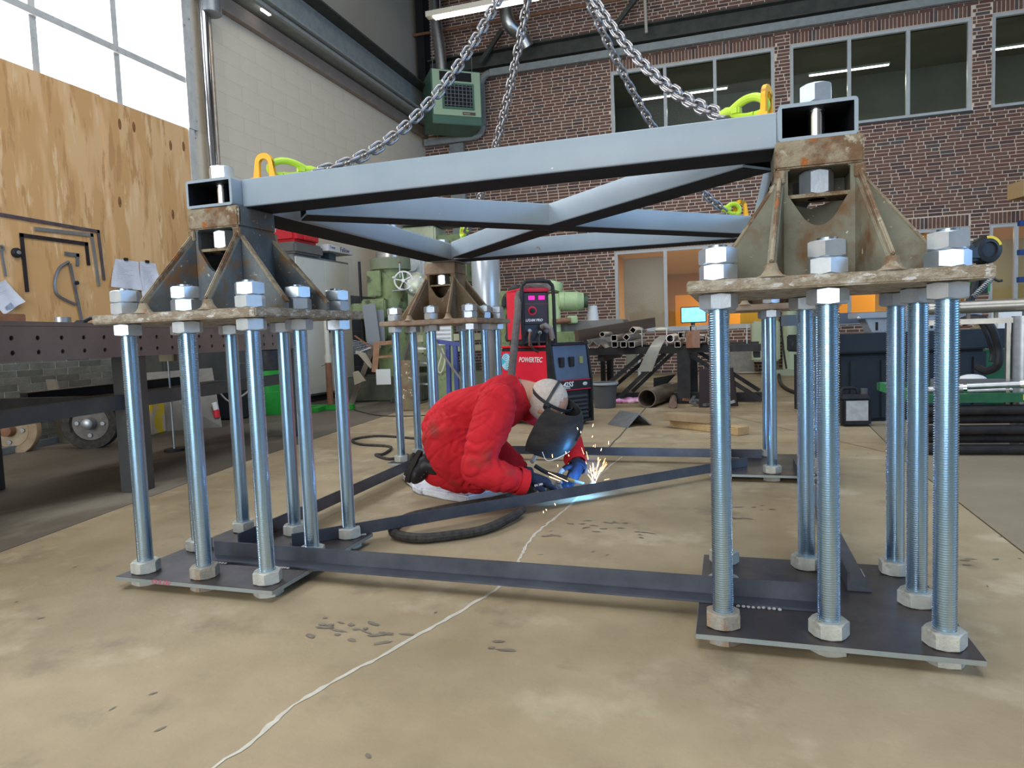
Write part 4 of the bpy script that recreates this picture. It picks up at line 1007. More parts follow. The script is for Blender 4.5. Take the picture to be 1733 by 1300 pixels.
for a, b in (((928,800), (960,814)), ((930,806), (950,815)), ((978,812), (992,822)), ((1010,812), (1014,790)), ((1007,803), (1010,788))):
    pass
m.tube([(-0.813, 3.060, 0.203), (-0.738, 3.133, 0.147)], .0012, 4); m.tube([(-0.808, 3.060, 0.183), (-0.773, 3.122, 0.151)], .0012, 4); m.tube([(-0.637, 3.320, 0.113), (-0.622, 3.329, 0.165)], .0012, 4); m.tube([(-0.639, 3.321, 0.136), (-0.630, 3.328, 0.186)], .001, 4)
one('sparks', m, spk, 'orange sparks spraying up from the weld spot', 'sparks', kind='stuff')
# thin blue smoke
sm_ = bpy.data.materials.new('weld_smoke'); sm_.use_nodes = True; t_ = sm_.node_tree; t_.nodes.clear(); oo = t_.nodes.new('ShaderNodeOutputMaterial'); vv = t_.nodes.new('ShaderNodeVolumeScatter'); vv.inputs[0].default_value = (.75, .85, 1, 1); vv.inputs[1].default_value = .7; t_.links.new(vv.outputs[0], oo.inputs[1])
one('welding_smoke', MB().ell(wp + V((0, 0, .075)), (.045, .045, .075), 16, 10), sm_, 'faint bluish puff of smoke above the weld spot', 'smoke', kind='stuff')
# hoses on the floor
def hose(name, pts, r, lab, cat='cable', mt=rubber, k=8, n=10, **kw):
    return one(name, MB().tube(spline(pts, k), r, n), mt, lab, cat, **kw)
hose('torch_hose', [(-0.974, 3.388, 0.050), (-1.041, 3.383, 0.030), (-1.102, 3.220, 0.026), (-1.221, 3.111, 0.024), (-1.351, 2.970, 0.022), (-1.437, 2.825, 0.022), (-1.424, 2.659, 0.022), (-1.357, 2.562, 0.022), (-1.238, 2.533, 0.022), (-1.119, 2.598, 0.022), (-1.012, 2.706, 0.022), (-0.945, 2.902, 0.030), (-0.933, 3.012, 0.035)], .021, 'thick black torch hose looping on the floor in front of the welder')
hose('floor_cable', [(-2.338, 5.146, 0.010), (-2.566, 5.226, 0.010), (-2.964, 5.334, 0.010), (-3.088, 5.123, 0.010), (-2.883, 4.889, 0.010), (-2.567, 4.799, 0.010), (-2.453, 4.490, 0.010), (-2.493, 4.436, 0.010), (-2.299, 4.290, 0.010), (-2.245, 4.462, 0.010)], .011, 'black cable loop on the floor behind the rear left rods')
hose('thin_cable', [(-4.426, 7.406, 0.006), (-3.803, 6.867, 0.006), (-3.334, 6.815, 0.006), (-3.001, 7.035, 0.006)], .006, 'thin dark cable on the floor running from the green foot')
hose('far_hose', [(0.850, 12.865, 0.020), (0.723, 10.477, 0.020), (0.788, 9.141, 0.020), (1.079, 8.503, 0.020)], .025, 'dark hose on the floor left of the dark container')

# ================================================================== left side: welding table and wall tools
tabm = M('table_steel', (.17, .15, .155), (.24, .215, .215), scale=2, rough=.42, metal=.55, spots=((.13, .12, .13), 3, .55, .2), rvar=.08)
tv = V((math.cos(math.radians(100)), math.sin(math.radians(100)), 0)); tn = V((tv.y, -tv.x, 0))   # along the table; outwards to the right
T0 = V((-3.35, 3.2, 0))
wt = thing('welding_table', 'huge dark steel welding table with rows of round holes in its side', 'table', T0 + V((-.6, .5, 0)))
RT = Matrix((tv, -tn, V((0, 0, 1)))).transposed()
def tp(a, b, z): return T0 + tv*a + tn*b + V((0, 0, z))
MB().box(tp(-.1, -.62, .993), (5.0, 1.24, .025), RT).build('table_top', tabm, wt, bev=.003)
# apron with real holes: strips round each hole
m = MB(); a0, a1 = -2.6, 2.4; z0, z1 = .812, .981; pitch = .15; hr = .0125; rows = (.855, .925)
def plate_with_holes(m, rows, a0, a1, z0, z1, pitch, hr, off, th):
    n = int((a1-a0)/pitch); zb_ = [z0, (rows[0]+rows[1])/2, z1]
    for i in range(n):
        x0 = a0 + i*pitch; x1 = x0 + pitch; cx = (x0+x1)/2
        for j, cz in enumerate(rows):
            lo, hi = zb_[j], zb_[j+1]; ring = []; sq = []; K = 16
            for k in range(K):
                t = 2*PI*k/K + PI/4; c, s_ = math.cos(t), math.sin(t); ring.append((cx + hr*c, cz + hr*s_))
                mx = max(abs(c), abs(s_)); qx, qz = c/mx, s_/mx; sq.append((cx + qx*(pitch/2), cz + (qz*(hi-cz) if qz > 0 else qz*(cz-lo))))
            vs = [tp(x, off, z) for x, z in sq] + [tp(x, off, z) for x, z in ring] + [tp(x, off-th, z) for x, z in ring]
            fs = [(k, (k+1) % K, K+(k+1) % K, K+k) for k in range(K)] + [(K+k, K+(k+1) % K, 2*K+(k+1) % K, 2*K+k) for k in range(K)]
            m._add(vs, fs)
plate_with_holes(m, rows, a0, a0 + 33*pitch, z0, z1, pitch, hr, 0, .02)
ap = m.build('side_plate', tabm, wt, smooth=30)
MB().box(tp(-.1, -.5, .895), (4.9, .9, .15), RT).build('inner_box', blackm, wt)
MB().box(tp(2.37, -.62, .895), (.02, 1.2, .17), RT).build('end_plate', tabm, wt)
for a, b in ((.0, -.07), (.0, -1.1), (2.15, -.1), (2.15, -1.1), (-2.2, -.07)):
    MB().box(tp(a, b, .406), (.13 if a < 1 else .09, .13 if a < 1 else .09, .81), RT).build('leg', M('leg_dark', (.045, .05, .055), (.07, .07, .07), scale=3, rough=.45, metal=.3, spots=((.35, .25, .2), 9, .72, .04)), wt, bev=.003)
for b in (-.10, -1.12): MB().box(tp(-.1 if b > -.5 else 1.3, b, .545), (4.6 if b > -.5 else 1.9, .06, .085), RT).build('shelf_rail', M('rail_blue_black', (.045, .055, .065), (.07, .08, .085), scale=5, rough=.45, metal=.3) if b > -.5 else black, wt)
MB().box(tp(0, -.6, .54), (.06, 1.0, .08), RT).build('cross_rail', black, wt); MB().box(tp(1.4, -.6, .515), (2.3, 1.0, .008), RT).build('shelf_sheet', black, wt)
# on the table
tz = 1.006
def ontab(px, py, z=1.006): return V(px)
c = V((-3.633, 2.957, 1.024)); one('steel_ring', MB().pipe((c.x, c.y, tz), (c.x, c.y, tz+.045), .043, .033, 24), galv, 'short silver tube section standing on the welding table', 'tube')
c0, c1 = V((-3.446, 2.386, 1.023)), V((-3.408, 2.556, 1.023)); one('rust_bar', MB().bar((c0.x, c0.y, tz+.0225), (c1.x, c1.y, tz+.0225), .07, .044), brown, 'brown rusty flat bar lying on the welding table at the far left', 'steel bar', bev=.004)
c0, c1 = V((-4.537, 3.408, 1.061)), V((-4.476, 3.849, 1.062)); one('flat_strip', MB().bar((c0.x, c0.y, tz+.012), (c1.x, c1.y, tz+.012), .12, .022), steelgrey, 'flat blue-grey steel strip lying across the welding table', 'steel strip')
c = V((-3.805, 3.220, 1.048)); t = thing('black_clamp', 'small black clamp lying on the welding table beside the bracket', 'clamp', (c.x, c.y, tz))
MB().box((c.x, c.y, tz+.02), (.07, .03, .038), .4).build('body', black, t, bev=.008); MB().tube([(c.x+.02, c.y, tz+.03), (c.x+.06, c.y+.02, tz+.05), (c.x+.10, c.y+.03, tz+.045)], .012, 10).build('grip', black, t)
# tools hung on the plywood
XW = XL + .036
def wallL(lab, pts, w_, mt, name='steel_square', cat='steel square', depth=.008, group='squares hung on the plywood'):
    m = MB(); P = [V((XW + depth/2, p[1], p[2])) for p in pts]
    for i in range(len(P)-1):
        d = (P[i+1]-P[i]).normalized(); m.bar(P[i] - d*(w_/2 if i else 0), P[i+1] + d*w_/2*(i < len(P)-2), w_, depth, (1, 0, 0))
    return one(name, m, mt, lab, cat, group, bev=.0008)
XWp = -6.18
wallL('largest dark brown steel square hung on the plywood, its long arm leaving the picture', [(-6.180, 3.946, 2.110), (-6.180, 5.507, 2.081), (-6.180, 5.533, 1.586)], .032, M('dark_square', (.10, .075, .085), (.16, .12, .12), scale=8, rough=.5, metal=.4))
wallL('bright silver steel square nested inside the largest dark square', [(-6.180, 4.822, 2.017), (-6.180, 5.428, 2.034), (-6.180, 5.464, 1.521)], .035, M('bright_square', (.42, .46, .5), (.55, .58, .6), scale=8, rough=.3, metal=.9))
wallL('black C-shaped steel square with two arms hanging down on the plywood', [(-6.180, 4.701, 1.422), (-6.180, 4.692, 1.940), (-6.180, 5.358, 1.937), (-6.180, 5.366, 1.724)], .036, M('black_square', (.035, .03, .032), (.06, .045, .045), scale=8, rough=.45, metal=.4))
wallL('smallest dark steel square hanging in the middle of the plywood tools', [(-6.180, 5.109, 1.816), (-6.180, 5.249, 1.813), (-6.180, 5.239, 1.707)], .036, steelgrey)
t = thing('bevel_protractor', 'grey half-round steel protractor with swinging blade hung on the plywood', 'protractor', (XW, (-6.180, 5.089, 1.522)[1], (-6.180, 5.089, 1.522)[2]))
ctr = V((-6.180, 5.177, 1.516)); pts = []
p0, p1, p2 = V((-6.180, 5.146, 1.739)), V((-6.180, 4.978, 1.526)), V((-6.180, 5.179, 1.323))
arcp = spline([p0, V((-6.180, 5.040, 1.667)), p1, V((-6.180, 5.004, 1.403)), p2], 6)
MB().tube([V((XW+.006, p.y, p.z)) for p in arcp], .014, 6).build('arc', steelgrey, t)
a, b = V((-6.180, 5.151, 1.722)), V((-6.180, 5.230, 1.166)); MB().bar((XW+.014, a.y, a.z), (XW+.014, b.y, b.z), .03, .006, (1, 0, 0)).build('blade', steelgrey, t, bev=.0008)
a = V((-6.180, 5.198, 1.534)); MB().cyl((XW+.012, a.y, a.z), (XW+.035, a.y, a.z), .02, n=16).build('knob', black, t)
a = V((-6.180, 4.628, 1.772)); t = thing('round_knob', 'round black knob with silver cap on the plywood', 'knob', (XW, a.y, a.z)); MB().lathe([(0, 0), (.045, 0), (.045, .02), (.035, .035), (0, .038)], (XW, a.y, a.z), 20, (1, 0, 0)).build('base', black, t); MB().lathe([(0, .036), (.02, .038), (.018, .045), (0, .047)], (XW, a.y, a.z), 16, (1, 0, 0)).build('cap', galv, t)  # plain wall knob with a silver cap
a, b = V((-6.180, 4.491, 1.789)), V((-6.180, 4.512, 1.549)); t = thing('hanging_wrench', 'slim grey wrench hanging at the left edge of the plywood', 'wrench', (XW, a.y, a.z))
MB().bar((XW+.008, a.y, a.z), (XW+.008, b.y, b.z), .022, .012, (1, 0, 0)).build('shaft', galv, t, bev=.002); MB().pipe((XW, a.y, a.z+.01), (XW+.018, a.y, a.z+.01), .03, .016, 16).build('ring_end', galv, t)
def sheet(corners, lab, marks, name='paper_sheet'):
    """a paper sheet hanging from the wall, curling away from it"""
    C_ = [V(c) for c in corners]; m = MB(); n = 8; vs = []
    t = thing(name, lab, 'paper', (XW, C_[0].y, C_[0].z), group='paper sheets pinned to the plywood')
    def S(u, v, o=0):
        p = C_[0].lerp(C_[1], u).lerp(C_[3].lerp(C_[2], u), v); c = .004 + .05*v*v*(.4 + .6*abs(math.sin(u*3.1 + 1)))+o
        return V((XW + c, p.y, p.z))
    for lay in (0, .0015):
        for j in range(n+1):
            for i in range(n+1): vs.append(S(i/n, j/n, lay))
    N_ = (n+1)**2; fs = []
    for L in (0, 1):
        for j in range(n):
            for i in range(n): a = L*N_ + j*(n+1)+i; fs.append((a, a+1, a+n+2, a+n+1))
    m._add(vs, fs); m.build('sheet', paper, t, smooth=60)
    g = MB()
    for u0, v0, u1, v1 in marks:
        for k in range(1): g._add([S(u0, v0, .0025), S(u1, v0, .0025), S(u1, v1, .0025), S(u0, v1, .0025)], [(0, 1, 2, 3)])
    if marks: g.build('printed_lines', M('faint_print', (.40, .40, .46), rough=.9), t, smooth=0, kind='stuff')
    return t
lines = [(.15, .12 + .055*i, .15 + .2 + .5*((i*37 % 10)/10), .128 + .055*i) for i in range(13)]
t = sheet([(-6.180, 5.691, 1.820), (-6.180, 5.987, 1.817), (-6.180, 5.974, 1.499), (-6.180, 5.569, 1.515)], 'curled white paper hanging from a clip, left of its neighbour', lines)
a = V((-6.180, 5.818, 1.826)); MB().box((XW+.012, a.y, a.z), (.02, .05, .03)).build('clip', black, t, bev=.004)
t = sheet([(-6.180, 6.004, 1.825), (-6.180, 6.223, 1.818), (-6.180, 6.246, 1.607), (-6.180, 5.964, 1.395)], 'curled yellowish paper hanging from a clip beside the bracket', lines)
a = V((-6.180, 6.100, 1.827)); MB().box((XW+.012, a.y, a.z), (.02, .05, .03)).build('clip', black, t, bev=.004)
t = sheet([(-6.180, 4.323, 1.433), (-6.180, 4.509, 1.518), (-6.180, 4.643, 1.327), (-6.180, 4.435, 1.204)], 'tilted white paper with a small blue picture at the left edge of the plywood', lines[:6])
MB()._add([V((XW+.05, V((-6.180, 4.451, 1.273)).y, V((-6.180, 4.451, 1.273)).z)), V((XW+.05, V((-6.180, 4.507, 1.317)).y, V((-6.180, 4.507, 1.317)).z)), V((XW+.05, V((-6.180, 4.535, 1.275)).y, V((-6.180, 4.535, 1.275)).z)), V((XW+.05, V((-6.180, 4.468, 1.231)).y, V((-6.180, 4.468, 1.231)).z))], [(0, 1, 2, 3)]).build('picture', M('paper_picture', (.25, .33, .48), (.5, .52, .55), scale=20, rough=.8), t, smooth=0)
# under the table
def disc(c, r, w_, nrm, lab, mats, holes=4):
    c = V(c); nrm = V(nrm).normalized(); t = thing('flange_wheel', lab, 'wheel', c, group='wheels under the welding table')
    MB().lathe([(r*.62, -w_/2), (r, -w_/2+.01), (r, w_/2-.01), (r*.97, w_/2), (r*.70, w_/2), (r*.66, w_/2-.02), (r*.64, w_/2-.03), (r*.64, -w_/2)], c, 32, nrm).build('rim', mats[0], t)
    MB().lathe([(0, w_/2-.02), (r*.64, w_/2-.025), (r*.64, 0), (0, 0)], c, 32, nrm).build('hub_plate', mats[1], t)
    MB().lathe([(r*.24, w_/2-.02), (r*.2, w_/2+.05), (r*.12, w_/2+.06), (0, w_/2+.06)], c, 20, nrm).build('hub', mats[2], t)
    a = nrm.orthogonal().normalized(); b = nrm.cross(a)
    for i in range(holes):
        q = c + (a*math.cos(PI/4 + i*2*PI/holes) + b*math.sin(PI/4 + i*2*PI/holes))*r*.45 + nrm*(w_/2-.022); MB().cyl(q, q + nrm*.012, .018, n=8).build('bolt', steelgrey, t)
    return t
nc = V((.45, -.89, 0))
disc((-5.358, 4.557, 0.220), .232, .10, nc, 'dark rubber-rimmed wheel leaning under the welding table', (rubber, M('wheel_plate', (.20, .18, .16), (.13, .12, .11), scale=8, rough=.6), galv))
disc((-5.939, 4.265, 0.195), .232, .08, nc, 'rusty tan flanged disc lying against the wall under the table, left of the dark wheel', (M('tan_disc', (.36, .27, .17), (.26, .18, .11), scale=8, rough=.8), M('tan_disc2', (.30, .22, .14), (.42, .34, .23), scale=5, rough=.8), brown))
a0_, a1_ = V((-5.786, 3.774, 0.030)), V((-6.116, 4.997, 0.030)); one('angle_bar', MB().bar(a0_, a1_, .06, .058), M('blue_grey_bar', (.13, .17, .20), (.2, .23, .25), scale=6, rough=.45, metal=.4), 'blue-grey square bar lying on the floor under the welding table', 'steel bar', bev=.002)
p = V((-6.230, 5.109, 0.000)); one('small_plate', MB().box((p.x, p.y+.05, .10), (.02, .10, .19), .5), steelgrey, 'small upright grey plate at the end of the floor bar', 'plate', bev=.002)
p = V((-6.0, 4.75, 0)); one('leaning_board', MB().prism([(p.x-.0, p.y, 0.002), (p.x+.14, p.y, 0.002), (p.x-.04, p.y+.04, .6), (p.x-.16, p.y+.04, .6)], (0, .02, 0)), M('grey_brown_board', (.20, .17, .13), rough=.8), 'grey-brown board leaning on the wall between the two wheels', 'board')
p = V((-5.610, 5.076, 0.000)); one('yellow_box', MB().box((p.x, p.y+.3, .165), (.28, .25, .33), .3), M('yellow_box', (.70, .52, .04), (.55, .5, .42), scale=5, rough=.6, lo=.5, hi=.56), 'yellow and grey box standing behind the table leg', 'box', bev=.01)
one('dark_cabinet', MB().b2((-6.15, 5.8, .001), (-5.75, 6.95, .80)), M('dark_case', (.06, .06, .055), (.09, .085, .07), scale=3, rough=.6), 'dark case standing under the far half of the welding table', 'case', bev=.02)
t = thing('emergency_switch', 'cream and yellow switch box with red button on a thin stand under the table', 'switch box', (-4.325, 4.491, 0.556)); 
p = V((-4.396, 4.485, 0.787)); MB().box(p, (.12, .06, .08), .3).build('box', M('cream_box', (.70, .64, .42), rough=.5), t, bev=.005)
p2 = V((-4.353, 4.396, 0.814)); MB().box(p2 + V((-.03, -.02, .03)), (.06, .04, .05), .3).build('yellow_top', yellow, t, bev=.005)
MB().lathe([(0, 0), (.02, 0), (.024, .015), (.014, .026), (0, .028)], p2 + V((.0, -.03, .05)), 14, (.3, -.9, .2)).build('button', M('red_button', (.6, .02, .02), rough=.4), t)
MB().cyl(p - V((0, 0, .03)), (p.x, p.y, 0.001), .008, n=8).build('stand', galv, t); MB().cyl((p.x, p.y, .001), (p.x, p.y, .02), .08, n=16).build('foot', black, t)
p = V((-5.358, 5.442, 0.000)); q = V((-5.114, 5.883, 0.000)); one('grey_sheet', MB().prism([(p.x-.55, p.y-.2, .001), (q.x, q.y, .001), (q.x-.30, q.y+.25, .62), (p.x-.6, p.y+.1, .60)], (-.01, .012, 0)), M('dusty_sheet', (.11, .10, .085), (.17, .155, .13), scale=3, rough=.5, metal=.2), 'dull grey steel sheet leaning under the table, its corner to the right', 'sheet')
# green drum and chest by the far leg
p = V((-5.384, 7.089, 0.000)); t = thing('oil_drum', 'black and bright green round drum behind the rods, left of the pale cabinet', 'drum', (p.x, p.y, .001))
MB().lathe([(0, 0), (.20, 0), (.205, .01), (.205, .28), (.2, .285)], (0, 0, 0), 28).build('lower_body', greenv, t, local=True)
MB().lathe([(.198, .285), (.198, .54), (.205, .545)], (0, 0, 0), 28).build('green_band', greenv, t, local=True)
MB().lathe([(.198, .545), (.205, .55), (.198, .56), (.198, .78), (.207, .79), (.207, .81), (0, .81)], (0, 0, 0), 28).build('black_top', black, t, local=True)
text('R', .09, (-.02, -.201, .42), (1, 0, 0), (0, 0, 1), M('pale_letter', (.6, .8, .6), rough=.5), t)
one('black_trolley', MB().box((p.x-.25, p.y-.52, .2), (.5, .28, .38), .1), M('trolley_black', (.03, .03, .035), rough=.5), 'low black case on the floor in front of the green drum', 'case', bev=.01)
p = V((-6.068, 7.090, 0.000)); one('wooden_block', MB().box((p.x, p.y, .07), (.16, .12, .14), .4), wood, 'rough wooden block on the floor under the table beside a red plug', 'block', bev=.01)
p = V((-5.195, 5.905, 0.180)); t = thing('power_plug', 'red and white industrial plug hanging under the table', 'plug', p); MB().cyl(p, p + V((-.02, .0, .08)), .028, n=14).build('collar', white, t); MB().cyl(p - V((-.005, 0, .08)), p, .032, n=14).build('shell', M('plug_red', (.7, .03, .05), rough=.4), t)
hose('hanging_cable', [(-5.442, 6.225, 0.369), (-5.266, 6.167, 0.255), (-5.104, 6.115, 0.272), (-4.968, 6.166, 0.369), (-4.984, 6.275, 0.491)], .01, 'grey cable hanging in a loop under the welding table', mt=M('grey_cable', (.35, .32, .3), rough=.6))
# pale cabinet with boxes on top
t = thing('steel_cabinet', 'tall pale cream two-door steel cabinet against the left wall', 'cabinet', (-5.9, 9.2, 0))
cw = M('cabinet_cream', (.66, .64, .56), (.72, .70, .62), scale=1.5, rough=.5, spots=((.36, .32, .25), 2.5, .62, .15)); cg = M('cabinet_shade_grey', (.22, .22, .21), rough=.5)  # grey body colour carries the shade on the cabinet's side
MB().b2((-6.19, 8.18, .09), (-5.72, 9.62, 2.10)).build('body', cg, t, bev=.004); MB().b2((-6.19, 8.2, .001), (-5.75, 9.6, .09)).build('plinth', blackm, t)
for i in (0, 1):
    d_ = MB().b2((-5.72, 8.20 + i*.705, .12), (-5.70, 8.895 + i*.705, 2.07)).build('door', cw, t, bev=.004)
    MB().b2((-5.70, 8.86 + i*.06, 1.0), (-5.68, 8.88 + i*.06, 1.12)).build('handle', black, d_)
t = thing('tool_case', 'red plastic tool case with dark grey base on the pale cabinet', 'tool case', (-5.877, 8.329, 2.243)); p = V(t.location); p = V((-5.85, 8.55, 2.101)); t.location = p
MB().b2((-.22, -.42, 0), (.20, .28, .16)).build('base', M('case_grey', (.16, .15, .14), rough=.6), t, local=True, bev=.03); MB().b2((-.21, -.38, .16), (.18, .24, .36)).build('lid', M('case_red', (.62, .03, .04), rough=.4), t, local=True, bev=.05); MB().b2((.19, -.2, .20), (.22, .08, .26)).build('handle', M('case_red', (.6, .03, .04)), t, local=True, bev=.01)
t = thing('flat_box', 'flat white cardboard box with blue lettering on top of the pale cabinet', 'box', (-5.75, 9.25, 2.101)); MB().b2((-.16, -.12, 0), (.0, .06, .11)).build('small_tin', M('tin_blue', (.1, .16, .2), rough=.5), t, local=True); MB().b2((-.30, -.34, .11), (.13, .36, .21)).build('carton', white, t, local=True, bev=.003)
text('Fellow', .10, (.132, -.02, .13), (0, 1, 0), (0, 0, 1), M('blue_letter', (.05, .07, .3), rough=.6), t); text('Toner', .06, (.132, -.30, .15), (0, 1, 0), (0, 0, 1), M('blue_letter', (.05, .07, .3)), t)
# prop stand with green foot
p = V((-4.799, 7.464, 0.000)); t = thing('pipe_stand', 'pale and rust-red pipe on a bright green cross foot in front of the cabinet', 'stand', (p.x, p.y, 0))
MB().box((0, 0, .035), (.62, .09, .065), .15).build('foot_bar', greenv, t, local=True, bev=.003); MB().box((-.08, -.12, .03), (.09, .30, .055), .15).build('foot_bar', greenv, t, local=True, bev=.003)
MB().cyl((0, 0, .07), (0, 0, .62), .04, n=18).build('lower_pipe', brown, t, local=True); MB().cyl((0, 0, .62), (0, 0, 1.25), .03, n=18).build('upper_pipe', M('pale_pipe', (.58, .56, .48), rough=.5), t, local=True)
MB().cyl((0, 0, .60), (0, 0, .70), .043, n=18).build('collar', M('pale_pipe', (.58, .56, .48)), t, local=True); MB().tube([(-.04, 0, .58), (-.09, -.02, .56)], .007, 6).build('handle', steelgrey, t, local=True)

# ================================================================== back left: machines
# radial drill: green column with boxes and a hand wheel
t = thing('radial_drill', 'green radial drilling machine with thick column and spoked white hand wheel', 'drilling machine', (-4.75, 9.3, 0))
c = V((-4.635, 8.949, 0.988)); c.z = 0
X0, Y0 = c.x, c.y
def hz(y): return 0
MB().cyl((X0, Y0, .30), (X0, Y0, 1.95), .23, n=28).build('column', green, t); MB().cyl((X0, Y0, 1.95), (X0, Y0, 3.1), .20, n=28).build('inner_column', M('bright_column', (.34, .27, .22), (.5, .5, .5), scale=5, rough=.3, metal=.6), t)
MB().cyl((X0, Y0, 1.86), (X0, Y0, 2.02), .29, n=28).build('collar', M('collar_green', (.20, .22, .14), rough=.6), t); MB().cyl((X0, Y0, 2.62), (X0, Y0, 3.0), .30, n=28).build('top_drum', green, t)
MB().box((X0-.05, Y0, .17), (1.25, .95, .34), .1).build('base', M('machine_base', (.07, .085, .06), (.12, .12, .08), scale=5, rough=.7), t, bev=.02)
MB().box((X0-.12, Y0-.27, 1.30), (.34, .25, .28), .2).build('switch_box', green, t, bev=.02); MB().box((X0-.38, Y0-.27, 1.28), (.22, .2, .22), .2).build('motor_box', green, t, bev=.02)
MB().box((X0-.12, Y0-.27, .97), (.28, .24, .26), .2).build('lower_box', green, t, bev=.02); MB().box((X0-.12, Y0-.28, 1.66), (.20, .06, .36), .2).build('cover', green, t, bev=.01)
MB().box((X0-.13, Y0-.402, 1.31), (.13, .01, .09), .2).build('emblem', M('emblem_orange', (.7, .35, .05), rough=.5), t)
MB().cyl((X0-.42, Y0-.15, .34), (X0-.42, Y0-.15, 2.0), .02, n=10).build('side_rod', black, t)
hw = V((-4.260, 8.593, 1.668)); hn = V((.30, -.95, 0))
a_ = hn.orthogonal().normalized(); b_ = hn.cross(a_)
m = MB(); m.tube([hw + a_*.125*math.cos(2*PI*i/24) + b_*.125*math.sin(2*PI*i/24) for i in range(24)], .012, 8, True)
wheel = m.build('hand_wheel', M('wheel_white', (.75, .73, .70), rough=.4), t)
for i in range(5): MB().cyl(hw, hw + a_*.12*math.cos(2*PI*i/5 + .3) + b_*.12*math.sin(2*PI*i/5+.3), .009, n=8).build('spoke', white, wheel)
MB().cyl(hw - hn*.02, hw + hn*.04, .025, n=12).build('hub', white, wheel)
MB().cyl(hw - hn*.05, V((X0+.2, Y0, hw.z)), .05, n=14).build('wheel_shaft', green, t)
m = MB(); p = V((-4.133, 8.734, 1.613)); m.lathe([(0, 0), (.16, 0), (.17, .04), (.13, .09), (.05, .11), (0, .11)], p, 26, hn); m.build('dial', M('dial_metal', (.55, .56, .50), (.3, .33, .2), scale=10, rough=.35, metal=.4), t)
for px in ((-4.108, 8.525, 1.518), (-4.024, 8.550, 1.499), (-3.990, 8.575, 1.691), (-4.345, 8.463, 1.705)): MB().ell(px, (.02, .02, .02), 10, 6).build('knob', white, t)
MB().cyl((-4.409, 8.534, 1.527), (-4.207, 8.600, 1.544), .013, n=8).build('lever', galv, t); MB().cyl((-4.306, 8.581, 1.711), (-4.311, 8.594, 1.906), .012, n=8).build('lever', galv, t)
MB().ell((-4.311, 8.595, 1.923), (.02, .02, .02), 10, 6).build('lever_knob', brown, t)
MB().box(V((X0+.55, Y0+.35, 1.1)), (.42, .45, 1.0), .2).build('spindle_head', green, t, bev=.03)
# pale machine behind it
pc_ = V((-4.885, 10.703, 1.594)); 
t = thing('milling_machine', 'large pale cream-green machine column behind the drilling machine', 'machine', (pc_.x, pc_.y, 0))
MB().box((0, 0, 1.35), (.62, .7, 2.7), .1).build('column', greenlt, t, local=True, bev=.03); MB().box((.0, -.40, 1.95), (.34, .14, .55), .1).build('head_cover', white, t, local=True, bev=.05); MB().box((.55, .05, 2.15), (.5, .6, .8), .1).build('gear_box', green, t, local=True, bev=.03)
MB().box((.15, -.05, 2.8), (.95, .7, .14), .1).build('cap', M('cap_green', (.35, .42, .32), rough=.5), t, local=True, bev=.02); MB().box((.1, 0, .2), (1.3, 1.1, .4), .1).build('base', M('machine_base', (.1, .1, .1)), t, local=True, bev=.02)
MB().lathe([(0, 0), (.10, 0), (.09, .05), (0, .06)], (.0, -.47, 2.05), 20, (0, -1, 0)).build('round_cover', white, t, local=True)
MB().box((.02, -.365, 1.35), (.4, .04, .5), .1).build('door', greenlt, t, local=True, bev=.01)
# work bench frame with timber, ladder, blue trestle behind the rear left rods
t = thing('timber_bench', 'low pale timber and green trestle behind the rear left rods', 'bench', (-3.627, 8.420, 0.000)); 
p = V((-3.775, 9.093, 0.000)); q = V((p.x, p.y, 0))
for i, (z, h) in enumerate(((.86, .10), (.70, .09))): MB().box(q + V((-.1, .1, z)), (1.5, .12, h), .25).build('timber', M('pale_timber', (.50, .47, .33), (.40, .40, .24), scale=6, rough=.8), t, bev=.004)
for dx in (-.75, -.2, .4): MB().box(q + V((dx, .15 + dx*.25, .33)), (.09, .09, .66), .25).build('leg', green, t)
MB().box(q + V((-.1, .3, .20)), (1.5, .5, .3), .25).build('lower_crate', M('dusty_green', (.20, .21, .14), rough=.8), t, bev=.02)
t = thing('step_ladder', 'light aluminium step ladder standing behind the rear left rods', 'ladder', (-3.955, 8.283, -0.000))
f1, f2, tp_ = V((-4.371, 8.303, 0.000)), V((-3.922, 8.435, 0.000)), V((-3.763, 7.857, 0.960))
MB().bar(f1 + V((0, 0, .002)), tp_ + V((-.02, 0, 0)), .055, .03).build('rail', galv, t); MB().bar(f2 + V((0, .15, .002)), V((-3.600, 8.049, 0.726)), .055, .03).build('rail', galv, t)
for y in (612, 640, 592): 
    pass
MB().bar((-3.847, 7.801, 0.561), (-3.541, 7.897, 0.542), .06, .02).build('tread', galv, t); MB().bar((-3.802, 7.828, 0.738), (-3.560, 7.905, 0.729), .06, .02).build('tread', galv, t); MB().bar((-3.936, 7.753, 0.296), (-3.623, 7.852, 0.284), .06, .02).build('tread', galv, t)
t = thing('blue_trestle', 'dark blue steel trestle behind the rear left rods', 'trestle', (-2.913, 7.025, 0.273)); bl = M('trestle_blue', (.05, .07, .22), (.07, .09, .28), scale=6, rough=.5)
MB().bar((-3.186, 7.084, 0.828), (-2.893, 7.174, 0.777), .05, .05).build('top_bar', bl, t)
for a, b in (((-3.021, 7.135, 0.802), (-3.015, 7.095, 0.234)), ((-2.944, 7.158, 0.785), (-2.926, 7.126, 0.264))):
    b = V(b); MB().bar(a, (b[0], b[1], .002), .045, .045, (0, 1, 0)).build('leg', bl, t)
